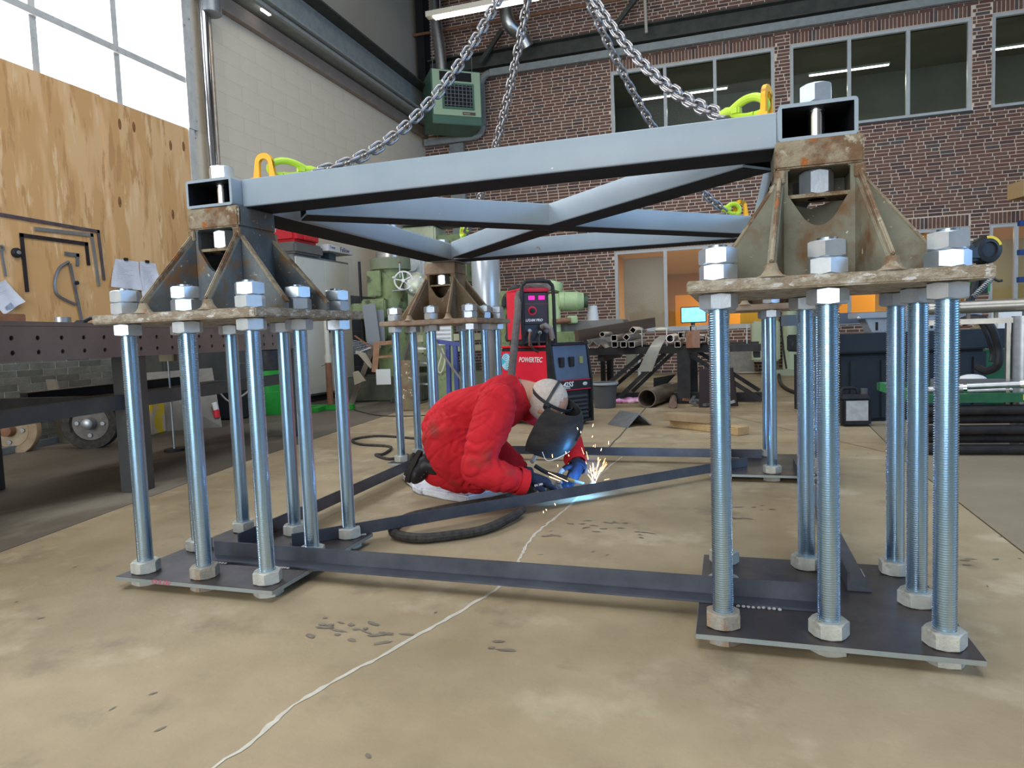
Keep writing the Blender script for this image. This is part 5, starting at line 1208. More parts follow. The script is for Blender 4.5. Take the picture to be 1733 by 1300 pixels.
hose('coiled_cable', spline([(-3.095, 7.006, 0.794), (-3.052, 7.010, 0.673), (-3.092, 6.985, 0.510), (-3.055, 6.995, 0.476), (-3.015, 7.017, 0.606), (-3.045, 7.017, 0.739)], 3), .009, 'pale cable hanging in a loop over the blue trestle', mt=M('pale_cable', (.55, .5, .42), rough=.6), k=3)
hose('hanging_strap', [(-3.126, 6.999, 0.841), (-3.033, 7.016, 0.673), (-2.941, 7.035, 0.524), (-2.836, 7.057, 0.369)], .014, 'grey strap slanting down in front of the blue trestle', mt=M('grey_strap', (.22, .21, .18), rough=.8))
one('vent_panel', MB().box(V((-3.335, 7.779, 0.908)) + V((0, 0, -.41)), (.22, .05, 1.12), .2), green, 'green panel with white slatted vent behind the rear left bracket plate', 'panel', bev=.004)
t = bpy.data.objects['vent_panel']
MB().box((0, -.03, .97), (.20, .012, .28), .2).build('vent', white, t, local=True)
for i in range(5):
    o = MB().box((0, -.04, .87 + i*.05), (.18, .01, .018), .2).build('slat', greenv if 0 else steelgrey, t, local=True)
# green cabinets, scrap pile to the left
one('dark_machine', MB().box(V((-5.72, 11.1, .70)), (.85, .7, 1.35), .0), M('dark_case2', (.06, .06, .065), (.09, .09, .09), scale=2, rough=.6), 'dark cupboard in the far left corner behind the scrap', 'cupboard', bev=.02)
sc = thing('scrap_rack', 'pile of dark scrap sheets and bars leaning left of the drilling machine', 'scrap', (-4.670, 8.136, 0.115))
rb = random.Random(5)
for a, b, w_, th, mt in (((-4.771, 7.885, -0.001), (-4.569, 8.218, 0.789), .07, .02, M('scrap_brown', (.13, .10, .08), (.2, .16, .12), scale=9, rough=.7)), ((-4.747, 8.050, 0.696), (-4.550, 8.118, 0.767), .02, .02, steelgrey), ((-4.759, 8.063, 0.933), (-4.520, 8.126, 0.750), .02, .02, brown), ((-4.673, 8.332, 1.355), (-4.604, 8.309, 0.748), .18, .02, M('scrap_grey', (.20, .21, .22), rough=.5)), ((-4.600, 8.455, 1.274), (-4.591, 8.422, 0.785), .16, .02, M('scrap_grey', (.2, .21, .22)))):
    MB().bar(a, b, w_, th, (.3, -.95, 0)).build('bar', mt, sc)
MB().prism([(-4.649, 7.873, 0.730), (-4.547, 7.903, 0.696), (-4.446, 7.921, 0.507), (-4.461, 7.915, 0.492)], (.01, .04, 0)).build('torn_sheet', M('torn_tan', (.38, .33, .24), rough=.7), sc)
MB().prism([(-4.683, 7.842, 0.454), (-4.638, 7.857, 0.468), (-4.544, 7.877, 0.333), (-4.663, 7.835, 0.284)], (.01, .04, 0)).build('torn_sheet', M('torn_tan', (.38, .33, .24)), sc)
m = MB()
for i in range(9): m.bar(V((-4.808, 8.095, 0.871)) + V((0, 0, -i*.022)), V((-4.604, 8.158, 0.831)) + V((0, 0, -i*.022)), .006, .006)
for i in range(14): m.bar(V((-4.814, 8.104, 0.871)).lerp(V((-4.609, 8.167, 0.831)), i/13), V((-4.814, 8.104, 0.871)).lerp(V((-4.609, 8.167, 0.831)), i/13) + V((0, 0, -.19)), .005, .005)
m.build('wire_mesh', steelgrey, sc, kind='stuff')
fr_ = thing('rusty_trestle', 'rust-brown welded bar frame leaning beside the drilling machine', 'frame', (-4.365, 7.948, 0.519)); rf = M('rust_orange_bar', (.30, .15, .08), (.38, .22, .13), scale=10, rough=.7)
MB().bar((-4.410, 7.928, 0.444), (-4.376, 7.966, 0.805), .075, .03, (.3, -.95, 0)).build('upright', rf, fr_); MB().bar((-4.405, 7.957, 0.814), (-4.154, 8.038, 0.827), .05, .03, (.3, -.95, 0)).build('top_bar', rf, fr_); MB().bar((-4.378, 7.952, 0.635), (-4.157, 8.024, 0.650), .03, .03, (.3, -.95, 0)).build('middle_bar', rf, fr_)
one('white_board', MB().box(V((-4.252, 7.869, 0.383)), (.19, .02, .20), .25), white, 'small white square board leaning on the machine base', 'board', bev=.003)
one('spattered_drum', MB().cyl(V((V((-3.731, 7.495, 0.205)).x, V((-3.731, 7.495, 0.205)).y, .001)), V((-3.726, 7.526, 0.600)), .14, n=20), M('spattered', (.22, .12, .08), (.25, .22, .12), scale=9, rough=.8, spots=((.75, .72, .65), 22, .6, .06)), 'rusty round tin spattered with white paint behind the rods', 'tin')
# grey cylinder
p = V((-2.674, 7.679, 0.000)); t = thing('grey_cylinder', 'tall pale grey cylinder tank with green ring standing behind the rear left bracket', 'tank', (-3.05, 9.3, 0)); p = V((-3.223, 9.080, 0.935)); t.location = (p.x, p.y, .001)
MB().cyl((0, 0, 0), (0, 0, 1.0), .09, n=20).build('lower_post', M('post_greybrown', (.28, .25, .23), rough=.6), t, local=True); MB().lathe([(0, .98), (.19, 1.0), (.2, 1.06), (.2, 1.98), (.19, 2.0)], (0, 0, 0), 28).build('tank', M('tank_grey', (.42, .45, .47), (.46, .49, .51), scale=3, rough=.25, metal=.3), t, local=True)
MB().lathe([(.19, 2.0), (.17, 2.03), (.12, 2.06), (0, 2.07)], (0, 0, 0), 28).build('green_ring', greenv, t, local=True)
# lathe with motor
t = thing('green_machine', 'green machine with big round motor on top beside the wire feeder', 'machine', (-2.061, 8.816, 0.893)); Q = lambda px, D: V(px)
a, b = V((-2.185, 9.017, 1.296)), V((-1.850, 9.123, 1.283)); d = (b-a).normalized()
MB().lathe([(0, 0), (.10, 0), (.13, .015), (.13, .06), (.136, .065), (.136, .08), (.13, .085), (.13, .24), (.135, .245), (.135, .26), (.125, .28), (.115, .34), (.06, .36), (0, .36)], a, 26, d).build('motor', motorgreen, t)
MB().cyl(b, b + d*.05, .09, n=20).build('fan_cover', M('fan_dark', (.06, .08, .05), rough=.5), t)
MB().box(V((-2.247, 9.029, 1.020)), (.16, .25, .75), .3).build('column', motorgreen, t, bev=.02); MB().box(V((-2.006, 9.055, 1.042)), (.14, .2, .10), .3).build('motor_foot', motorgreen, t, bev=.01)
MB().box(V((-2.132, 9.097, 0.734)), (.42, .4, .30), .3).build('gear_case', green, t, bev=.02); MB().cyl((-2.233, 8.876, 1.018), (-1.999, 8.951, 1.033), .035, n=12).build('shaft', brown, t); MB().cyl((-2.229, 9.014, 1.441), (-2.197, 9.032, 1.552), .10, n=16).build('top_housing', motorgreen, t)
MB().box((V((-2.132, 9.097, 0.734)).x, V((-2.132, 9.097, 0.734)).y + .05, .32), (.5, .5, .62), .3).build('base', M('machine_base', (.1, .1, .1)), t, bev=.01)
p = V((-1.775, 9.347, 1.142)); one('paper_cone', MB().lathe([(0, 0), (.085, 0), (.062, .20), (.06, .205), (0, .205)], p - V((0, 0, .12)), 20), white, 'white roll standing behind the steel rack', 'roll')
one('bench_behind', MB().b2((p.x-.5, p.y-.2, .70), (p.x+.45, p.y+.3, p.z-.121)), M('bench_grey', (.2, .19, .17), rough=.7), 'grey bench behind the welding machine', 'bench', bev=.01)
for dx in (-.45, .22):
    o = MB().b2((p.x+dx-.03, p.y-.1, .001), (p.x+dx+.03, p.y+.1, .70)).build('leg', blackm, None); o.parent = bpy.data.objects['bench_behind']; o.location = -bpy.data.objects['bench_behind'].location
# ------------------------------------------------------------------ welding machine on its cart
WR = math.radians(54.7)
wm = thing('welding_machine', 'red and black welding power source on a wheeled cart behind the welder', 'welding machine', (-1.37, 6.12, 0), WR)
B = lambda a, b, mt, name, par=None, **k: MB().b2(a, b).build(name, mt, par or wm, local=True, **k)
B((-.21, .05, .16), (.21, .80, .735), black, 'chassis', bev=.01)
B((-.225, .06, .20), (-.209, .78, .70), REDP, 'side_panel', bev=.003); B((.209, .06, .20), (.225, .78, .70), REDP, 'side_panel', bev=.003)
B((-.215, .04, .735), (.215, .80, .752), REDP, 'top_cover', bev=.004)
# sloping front frame
m = MB()
for x in (-.235, .213): m.prism([(x, .06, .03), (x, -.03, .03), (x, -.03, .43), (x, .03, .77), (x, .09, .77)], (.022, 0, 0))
m.b2((-.213, .0, .75), (.213, .06, .775)); m.b2((-.213, -.025, .03), (.213, .05, .055)); m.build('front_frame', black, wm, local=True, bev=.003)
fp = MB().prism([(-.205, -.012, .432), (-.205, .028, .745), (-.205, .05, .745), (-.205, .05, .432)], (.41, 0, 0)).build('control_panel', panelblue, wm, local=True)
for x in (-.15, -.03): MB().b2((x, -.014, .55), (x+.055, .02, .64)).build('socket_switch', black, fp, local=True, bev=.004)
MB().b2((.10, -.002, .575), (.14, .015, .64)).build('fuse', M('fuse_olive', (.25, .27, .1), rough=.5), fp, local=True)
text('Lincoln', .03, (.06, .008, .69), (1, 0, 0), (0, .12, .99), M('red_letter', (.5, .05, .06)), fp) if 0 else None
bs = B((-.21, -.02, .335), (.21, .04, .43), black, 'badge_strip')
MB().b2((-.21, -.023, .424), (.21, -.019, .430)).build('red_line', REDP, bs, local=True); MB().b2((-.21, -.023, .335), (.21, -.019, .341)).build('red_line', REDP, bs, local=True)
text('425S', .062, (-.135, -.0225, .370), (1, 0, 0), (0, 0, 1), textw, bs, shear=.3, bold=.001); text('POWERTEC', .020, (-.15, -.0225, .350), (1, 0, 0), (0, 0, 1), textw, bs, shear=.2)
MB().ell((.14, -.022, .385), (.03, .004, .017), 14, 8).build('badge', M('badge_grey', (.5, .55, .5), rough=.4), bs, local=True)
lv = B((-.20, .0, .06), (.20, .05, .33), black, 'grille')
for i in range(6): MB().bar((-.17, -.010, .085 + i*.038), (.17, -.010, .085 + i*.038), .030, .012, (0, -.6, .8)).build('louvre', M('louvre_dark', (.05, .055, .06), rough=.4), lv, local=True)
text('POWERTEC', .066, (-.2275, .50, .60), (0, -1, 0), (0, 0, 1), textw, wm, shear=.25, bold=.001)
m = MB().lathe([(0, 0), (.085, 0), (.085, .002), (0, .003)], (-.2255, .70, .60), 28, (-1, 0, 0)); lg = m.build('round_logo', M('logo_blue', (.05, .42, .60), rough=.4), wm, local=True)
for r in (.07, .052, .034, .016): MB().tube([(-.2295, .70 + r*math.cos(a), .60 + r*math.sin(a)) for a in np.linspace(.5, 5.8, 18)], .0035, 4).build('logo_line', textw, lg, local=True)
for x in (-.2, .2):
    MB().cyl((x*1.25-.03, .62, .125), (x*1.25+.03, .62, .125), .124, n=24).build('wheel', rubber, wm, local=True); MB().cyl((x-.02, .10, .05), (x+.02, .10, .05), .05, n=16).build('caster', rubber, wm, local=True)
B((-.24, .0, .115), (.24, .8, .16), black, 'cart_deck', bev=.005)
# the feeder on top, with its carrying frame
fp0 = V((-1.700, 6.146, 0.791)); FR_ = math.radians(36)
fd = thing('wire_feeder', 'red and black wire feeder with pink digital display on top of the welding machine', 'wire feeder', (fp0.x, fp0.y, .753), FR_)
FB = lambda a, b, mt, name, par=None, **k: MB().b2(a, b).build(name, mt, par or fd, local=True, **k)
FB((-.135, .02, .0), (.135, .42, .52), black, 'case', bev=.015); FB((-.15, .0, .06), (-.134, .42, .535), REDP, 'side_cover', bev=.003); FB((-.15, -.02, .50), (.13, .42, .535), REDP, 'top_cover', bev=.01)
pn = FB((-.12, -.006, .20), (.125, .02, .49), M('feeder_panel', (.045, .028, .03), rough=.35), 'panel', bev=.004)
for x in (-.075, .025): MB().b2((x, -.012, .425), (x+.06, -.005, .462)).build('display', M('pink_display', (.75, .02, .30), emit=1.1), pn, local=True)
MB().lathe([(0, 0), (.042, 0), (.042, .003), (0, .004)], (-.04, -.0065, .325), 24, (0, -1, 0)).build('red_ring', REDP, pn, local=True); MB().lathe([(.026, 0), (.024, .02), (0, .022)], (-.04, -.0105, .325), 20, (0, -1, 0)).build('knob', black, pn, local=True)
text('LF24M PRO', .034, (-.11, -.0075, .225), (1, 0, 0), (0, 0, 1), textw, pn, shear=.2, bold=.0008)
MB().b2((-.12, -.008, .385), (.125, -.004, .388)).build('line', M('red_line2', (.4, .08, .08)), pn, local=True)
cpn = FB((-.12, -.004, .03), (.125, .02, .195), M('feeder_lower', (.03, .035, .045), rough=.4), 'connector_panel')
for x, z in ((-.08, .14), (.02, .12), (.085, .13)): MB().cyl((x, -.035, z), (x, -.003, z), .017, n=14).build('connector', galv, cpn, local=True)
MB().tube([(.04, -.03, .17), (.06, -.07, .185), (.10, -.10, .15), (.12, -.09, .06)], .026, 10).build('gun_connector', M('gun_grey', (.22, .2, .19), rough=.6), fd, local=True)
for k, (pts, mt) in enumerate((([(-.05, -.03, .14), (-.09, -.06, .06), (-.07, -.08, -.03), (0, -.09, -.06), (.06, -.08, -.02), (.09, -.05, .1)], rubber), ([(.02, -.03, .12), (-.01, -.07, .02), (.02, -.09, -.05), (.08, -.09, -.04), (.11, -.06, .08)], rubber), ([(-.08, -.03, .13), (-.10, -.06, .06), (-.10, -.06, .0)], M('red_cable', (.3, .12, .08), rough=.6)))):
    MB().tube(spline(pts, 5), .010, 8).build('cable', mt, fd, local=True)
hp = [(-.155, -.055, .02), (-.155, -.055, .50), (-.13, -.055, .57), (-.09, -.055, .59), (.09, -.055, .59), (.13, -.055, .57), (.155, -.055, .50), (.16, -.055, .10), (.17, -.06, -.30)]
MB().tube(spline(hp, 5), .017, 12).build('carrying_frame', black, fd, local=True)
MB().tube([(-.145, -.055, .03), (.16, -.055, .03)], .012, 10).build('frame_crossbar', black, fd, local=True)
hose('feeder_hose', [(-1.752, 6.314, 1.303), (-1.818, 6.241, 1.308), (-1.840, 6.070, 1.223), (-1.808, 5.910, 1.055), (-1.787, 5.743, 0.843), (-1.779, 5.625, 0.639), (-1.786, 5.555, 0.439)], .034, 'thick worn grey-brown leather hose hanging left of the wire feeder', mt=M('hose_leather', (.15, .13, .12), (.09, .075, .07), scale=14, rough=.8, bump=.4))
one('feeder_bundle', MB().tube(spline([(-1.900, 6.585, 1.332), (-1.846, 6.657, 1.357), (-1.772, 6.679, 1.342), (-1.705, 6.697, 1.292)], 5), .05, 10), M('bundle_grey', (.18, .17, .15), (.09, .08, .07), scale=12, rough=.8, bump=.4), 'grey cable bundle lying on top of the wire feeder', 'cable')
t = thing('hanging_jacket', 'dark jacket and red-wired pipe clutter behind the rear left bracket', 'jacket', (-2.509, 7.833, 0.914)); m = MB()
limb(m, [(-2.368, 7.704, 1.415), (-2.500, 7.759, 1.300), (-2.555, 7.734, 1.197)], [.06, .05, .02]); limb(m, [(-2.419, 7.787, 1.332), (-2.450, 7.757, 1.052), (-2.493, 7.725, 0.808)], [.08, .07, .03]); fused('cloth', m, M('jacket_black', (.025, .026, .028), (.06, .06, .055), scale=8, rough=.7), t, .015, 3, lambda c, n_: .02*noise.noise(c*12))
one('green_cover', MB().box(V((-2.553, 7.985, 1.023)) + V((0, 0, -.34)), (.22, .3, 1.42), .3), green, 'green machine side behind the dark jacket, left of the feeder', 'machine panel', bev=.02)
# ------------------------------------------------------------------ steel rack with tubes
t = thing('steel_rack', 'black steel rack with slanted braces carrying tubes in front of the brick wall', 'rack', (-0.836, 7.631, 0.000)); rk = M('rack_black', (.022, .022, .024), (.045, .04, .038), scale=8, rough=.5)
rz = .665
rb0, rb1 = V((-1.783, 8.781, 0.636)), V((0.050, 7.997, 0.621))
bx = lambda px, D, z: None
L0 = V((-1.75, 8.1, 0)); L1 = V((.35, 8.05, 0)); dr = (L1-L0).normalized(); pr_ = V((-dr.y, dr.x, 0))
for off in (0, 1.3): MB().bar(L0 + pr_*off + V((0, 0, rz-.04)), L1 + pr_*off + V((0, 0, rz-.04)), .08, .08).build('rail', rk, t)
for s_ in (.14, .62, .98):
    q = L0.lerp(L1, s_); MB().bar(q + V((0, 0, rz-.12)), q + pr_*1.3 + V((0, 0, rz-.12)), .07, .07).build('cross_bar', rk, t)
for off in (0.02, 1.28):
    q = L0.lerp(L1, .60) + pr_*off; MB().bar(q + V((0, 0, .001)), q + V((0, 0, rz-.08)), .14, .14, (0, 1, 0)).build('leg', rk, t)
    q2 = L0.lerp(L1, .03) + pr_*off; MB().bar(q2 + V((0, 0, .001)), q2 + V((0, 0, rz-.08)), .06, .06, (0, 1, 0)).build('leg', rk, t)
    for a, b in ((.38, .06), (.50, .22), (.62, 1.0)):
        qa = L0.lerp(L1, a) + pr_*off; qb = L0.lerp(L1, b) + pr_*off; MB().bar(qa + V((0, 0, rz-.08)), qb + V((0, 0, .03)), .05, .04, (0, 1, 0)).build('brace', rk if (a > .45 or off) else galv, t)
MB().bar(L0.lerp(L1, .2) + V((0, .2, .06)), L1 + V((.1, .2, .06)), .10, .10).build('foot_rail', rk, t)
for s_ in (.36, .50, .66, .80, .93):
    q = L0.lerp(L1, s_) + pr_*.25; MB().bar(q + V((0, 0, rz)), q + V((0, 0, rz+.22)), .012, .03).build('stake', galv, t)
# square and round tubes lying on the rack, running away from the camera
tb = [(1014, 585, 's', .06), (1026, 584, 's', .06), (1041, 585, 's', .06), (1020, 573, 's', .055), (1060, 574, 's', .06), (1069, 562, 's', .05), (1057, 582, 's', .06), (1070, 582, 's', .06), (1038, 572, 's', .06), (1134, 571, 'r', .085), (1145, 581, 's', .06), (1160, 565, 's', .05), (1152, 571, 's', .045), (1173, 556, 's', .055), (1188, 573, 's', .06), (1203, 577, 's', .055), (1019, 567, 'r', .05)]
n = 0
positions = ['first', 'second', 'third']
tdir = (V((-.04, 1.0, 0))).normalized()
lay = [('s', (-1.231, 7.752, 0.712), 'leftmost in the bottom layer'), ('s', (-1.135, 7.783, 0.708), 'second from left in the bottom layer'), ('s', (-1.045, 7.811, 0.705), 'third from left in the bottom layer'), ('s', (-1.237, 7.756, 0.786), 'leftmost in the second layer'), ('d', (-1.102, 7.799, 0.788), 'turned on its corner in the second layer'), ('r', (-1.364, 7.718, 0.831), 'thin with open end left of the stack'), ('d', (-1.030, 7.828, 0.866), 'turned on its corner in the top layer'), ('r', (-0.615, 7.794, 0.758), 'thick pale one jutting out in the middle'), ('s', (-0.538, 7.866, 0.688), 'right below the thick round pipe'), ('s', (-0.508, 8.041, 0.791), 'small one right of the thick round pipe'), ('s', (-0.380, 7.982, 0.861), 'highest one above the rusty block'), ('s', (-0.269, 7.904, 0.745), 'right of the rusty block'), ('s', (-0.180, 7.877, 0.710), 'rightmost beside the front threaded rod')]
LB = (L1-L0).length
for kind_, q, lab in lay:
    q = V(q); big = q.x > -.95 and kind_ == 'r'; e = q + tdir*rnd.uniform(1.7, 2.0)
    if kind_ == 's': m = MB().rtube(q, e, .068, .068, .006, rad=.12)
    elif kind_ == 'd': m = MB().rtube(q, e, .062, .062, .006, (1, 0, 1.1), rad=.1)
    else: m = MB().pipe(q, e, .046 if big else .03, .037 if big else .024, 22)
    one('round_pipe' if kind_ == 'r' else 'square_tube', m, tubesteel if not big else M('pale_pipe2', (.62, .58, .50), rough=.4, metal=.4), ('%s on the rack, %s' % (('square tube' if kind_ != 'r' else 'round pipe'), lab)), 'pipe' if kind_ == 'r' else 'square tube', 'tubes on the steel rack')
q = V((-0.377, 7.862, 0.650)); q.z = rz - .02; t = thing('rusty_block', 'rusty red-brown folded steel block between the tubes on the rack', 'steel block', q)
MB().prism([q + dr*-.07, q + dr*.0 + tdir*-.03, q + dr*.0 + tdir*-.03 + V((0, 0, .20)), q + dr*-.07 + V((0, 0, .16))], tdir*.4).build('left_face', brown, t); MB().prism([q + dr*.0 + tdir*-.03, q + dr*.08, q + dr*.08 + V((0, 0, .20)), q + tdir*-.03 + V((0, 0, .19))], tdir*.4).build('right_face', M('brown_light', (.36, .2, .13), (.28, .15, .1), scale=12, rough=.6), t)
# dark flat bar and hanging strap on the rack
a, b = V((-1.694, 7.876, 0.821)), V((-0.955, 9.383, 0.946)); one('brown_channel', MB().bar((a.x, a.y, .825), (b.x, b.y, .965), .06, .13), M('brown_channel', (.11, .075, .055), (.16, .11, .08), scale=4, rough=.4, metal=.3, stretch=(.4, .4, 3)), 'long dark brown flat channel lying on top at the left of the rack', 'steel channel', bev=.003)
m = MB(); st = [V((-0.669, 7.906, 0.792)), V((-0.724, 7.780, 0.749)), V((-0.783, 7.690, 0.641)), V((-0.833, 7.655, 0.525)), V((-0.885, 7.629, 0.403))]; sp_ = spline(st, 4)
vs = []
for k_, p_ in enumerate(sp_):
    w_ = .05 + .03*k_/len(sp_)
    for o_ in (V((-w_*1.0, -.02, 0)), V((w_, .02, 0)), V((w_, .028, .004)), V((-w_, -.012, .004))): vs.append(p_ + o_)
m._add(vs, [(4*i+k_, 4*i+(k_+1) % 4, 4*i+4+(k_+1) % 4, 4*i+4+k_) for i in range(len(sp_)-1) for k_ in range(4)] + [(0, 3, 2, 1), tuple(range(4*len(sp_)-4, 4*len(sp_)))])
one('grey_strap', m, M('strip_tan', (.33, .30, .23), (.27, .25, .2), scale=8, rough=.4, metal=.2), 'wide bent grey-tan strip hanging down from the rack', 'strip', smooth=60)
one('cloth_rag', MB().ell((-0.785, 8.695, 0.861), (.09, .07, .03), 14, 8), M('rag_cream', (.62, .56, .42), rough=.9), 'cream rag lying on the tubes of the rack', 'rag')
ap_ = V((-1.507, 8.037, 0.771))
for i in range(3):
    q = V((-1.488, 8.039, 0.714)) + V((-.10*i+.05, .03*i, .0)); q.z = rz + .002 + .035*i
    one('angle_section', MB().prism([q + V((-.05, 0, 0)), q + V((0, 0, .06)), q + V((.05, 0, 0)), q + V((.042, 0, 0)), q + V((0, 0, .051)), q + V((-.042, 0, 0))], tdir*1.2), galv, 'steel angle section at the left end of the rack, %s of three' % ('lowest', 'middle', 'topmost')[i], 'angle section', 'angle sections at the rack end')
# things on the floor by the rack
p = V((-1.340, 7.644, 0.000)); t = thing('bucket', 'dark grey plastic bucket with white splashes beside the welding machine', 'bucket', (p.x-.0, p.y, 0.001)); gb = M('bucket_grey', (.085, .09, .095), (.11, .115, .12), scale=4, rough=.45, spots=((.7, .7, .68), 9, .74, .03))
MB().lathe([(0, 0), (.115, 0), (.118, .01), (.14, .255), (.150, .258), (.150, .285), (.142, .285), (.134, .25), (.110, .012), (0, .012)], (0, 0, 0), 30).build('body', gb, t, local=True); MB().lathe([(.151, .262), (.157, .266), (.157, .288), (.151, .290), (.14, .288)], (0, 0, 0), 30).build('rim', M('rim_grey', (.4, .42, .42), rough=.4), t, local=True)
a, b = V((-0.864, 7.612, 0.081)), V((-0.655, 8.678, 0.076)); one('big_pipe', MB().pipe((a.x, a.y, .105), (b.x, b.y, .105), .103, .092, 30), rowpipe, 'large rusty steel pipe lying on the floor, open end to the camera', 'pipe')
a, b = V((-0.579, 7.539, -0.010)), V((-0.622, 8.057, 0.076)); one('round_bar', MB().cyl((a.x, a.y, .045), (b.x, b.y+.15, .045), .043, n=18), M('bar_pinkbrown', (.30, .2, .16), (.22, .16, .13), scale=9, rough=.6, metal=.3), 'short brown round bar lying beside the large pipe', 'bar')
q = V((-0.766, 6.105, 0.000)); t = thing('angle_offcut', 'grey angle steel offcut lying roof-like on the floor in front of the large pipe', 'angle offcut', (q.x, q.y, 0)); dd = V((-.68, .73, 0)); sd = V((dd.y, -dd.x, 0))
q = q - V((0, 0, q.z)) + V((0, 0, .001)); m = MB(); m.prism([q - sd*.125, q + V((0, 0, .105)), q + V((0, 0, .12)), q - sd*.143], dd*.30); m.build('left_leg', galv, t); m = MB(); m.prism([q + sd*.125, q + V((0, 0, .105)), q + V((0, 0, .12)), q + sd*.143], dd*.30); m.build('right_leg', galv, t)
q = V((-1.157, 8.150, 0.000)); t = thing('pink_rag', 'bright pink crumpled cloth on the floor between bucket and large pipe', 'rag', q); m = MB()
for k in range(7): m.ell(q + V((-.14 + .05*k, rnd.uniform(-.04, .04), .022 + .012*(k % 2))), (.06, .06, .035), 10, 6)
fused('cloth', m, M('pink_cloth', (.80, .18, .50), (.85, .6, .75), scale=9, rough=.9), t, .012, 2, lambda c, n_: .012*noise.noise(c*22))
for i, (pa, pb, z, lab) in enumerate((((-0.457, 6.129, 0.030), (-0.009, 5.744, 0.030), .033, 'lower light wooden board lying on the floor beside the front right rods'), ((-0.513, 6.069, 0.090), (-0.054, 5.801, 0.090), .100, 'upper darker wooden board lying across the lower one'))):
    a, b = V(pa), V(pb); ex = (b-a).normalized(); b = b + ex*(.16 if i == 0 else 0); one('wooden_board', MB().bar((a.x, a.y, z), (b.x, b.y, z), .13, .064), wood if i == 0 else M('board_dark', (.36, .26, .16), (.28, .2, .12), scale=9, rough=.85), lab, 'board', bev=.005)
p = V((-0.130, 7.613, 0.000)); one('dark_plate', MB().prism([(p.x-.18, p.y, .001), (p.x+.22, p.y+.12, .001), (p.x+.17, p.y+.12, .42), (p.x-.17, p.y, .42)], (.01, .03, 0)), M('dark_brown_plate', (.05, .04, .045), rough=.6), 'dark upright plate leaning at the right end of the rack', 'plate')
sc2 = thing('floor_scrap', 'small steel scrap lying under the right half of the rack', 'scrap', (-0.327, 7.618, 0.000))
for k in range(14):
    q = V((-0.421, 7.621, 0.000)) + V((rnd.uniform(0, .45), rnd.uniform(-.1, .5), .03)); MB().bar(q, q + V((rnd.uniform(-.15, .15), rnd.uniform(-.1, .15), rnd.uniform(.0, .05))), rnd.uniform(.03, .06), .03).build('scrap_piece', rnd.choice([steelgrey, galv, black, brown]), sc2)
one('dark_flap', MB().prism([(-0.902, 8.718, 0.255), (-0.637, 8.595, 0.303), (-0.762, 8.441, 0.170), (-0.893, 8.608, 0.151)], (.02, .05, 0)), blackm, 'black torn sheet standing behind the large pipe', 'sheet')
q = V((-1.495, 12.101, 0.184)); t = thing('pipe_post', 'pale thin post with small box against the wall, seen under the rack', 'post', (q.x, q.y, 0)); MB().cyl((0, 0, .001), (0, 0, .85), .025, n=10).build('post', white, t, local=True); MB().b2((-.22, -.1, .25), (-.04, .1, .62)).build('box', M('box_drab', (.3, .28, .2), rough=.8), t, local=True, bev=.02)
# ------------------------------------------------------------------ right of the rack
q0, q1 = V((0.058, 13.600, 0.033)), V((0.466, 13.600, 0.449)); one('concrete_slab', MB().prism([(q0.x-.1, 13.45, .002), (q1.x+.02, 13.45, .002), (q1.x-.02, 13.80, .42), (q0.x, 13.80, .45)], (0, .09, 0)), concrete, 'grey concrete slab leaning on the brick wall between the rods', 'slab', bev=.01)
for i, (px, r, lab, mt) in enumerate((((0.486, 13.680, 0.020), .07, 'pinkish broken brick on the floor by the concrete slab', M('pink_brick', (.40, .25, .2), rough=.9)), ((0.368, 13.255, 0.015), .22, 'flat pale stone on the floor by the concrete slab', M('pale_stone', (.55, .5, .4), rough=.9)))):
    p = V(px); m = MB(); m.ell((p.x, p.y, .02+.03*(i == 0)), (r, r*.5, .05 if i == 0 else .02), 12, 7); one('stone', m, mt, lab, 'stone')
gx0, gx1 = (0.578, 12.900, 0.097), (0.970, 12.900, 0.089)
t = thing('green_pillar_machine', 'pale olive green machine pillar in front of the brick wall, right of the slab', 'machine', (.75, 12.9, 0)); ol = M('olive_green', (.42, .45, .27), (.47, .5, .32), scale=2, rough=.5)
MB().b2((.40, 12.6, .25), (.86, 13.3, .95)).build('tank', ol, t, bev=.03); MB().b2((.62, 12.9, .05), (.86, 13.5, 1.75)).build('rear_column', M('olive_dark', (.33, .34, .23), rough=.6), t, bev=.02)
MB().cyl((1.02, 12.7, .10), (1.02, 12.7, 1.6), .12, n=20).build('column', ol, t); MB().cyl((1.24, 12.7, .10), (1.24, 12.7, 1.6), .09, n=20).build('column', ol, t)
MB().b2((.7, 12.5, .001), (1.4, 13.2, .10)).build('base', M('olive_dark', (.33, .34, .23)), t); MB().tube(spline([(.93, 12.55, 1.5), (.86, 12.5, 1.1), (.90, 12.5, .5), (.95, 12.5, .12)], 5), .015, 8).build('cable', black, t)
one('orange_board', MB().b2((1.32, 12.9, .12), (1.75, 13.0, 1.75)), M('orange_board', (.60, .32, .05), (.5, .26, .05), scale=7, rough=.6), 'orange-brown board standing behind the rods, left of the dark container', 'board')
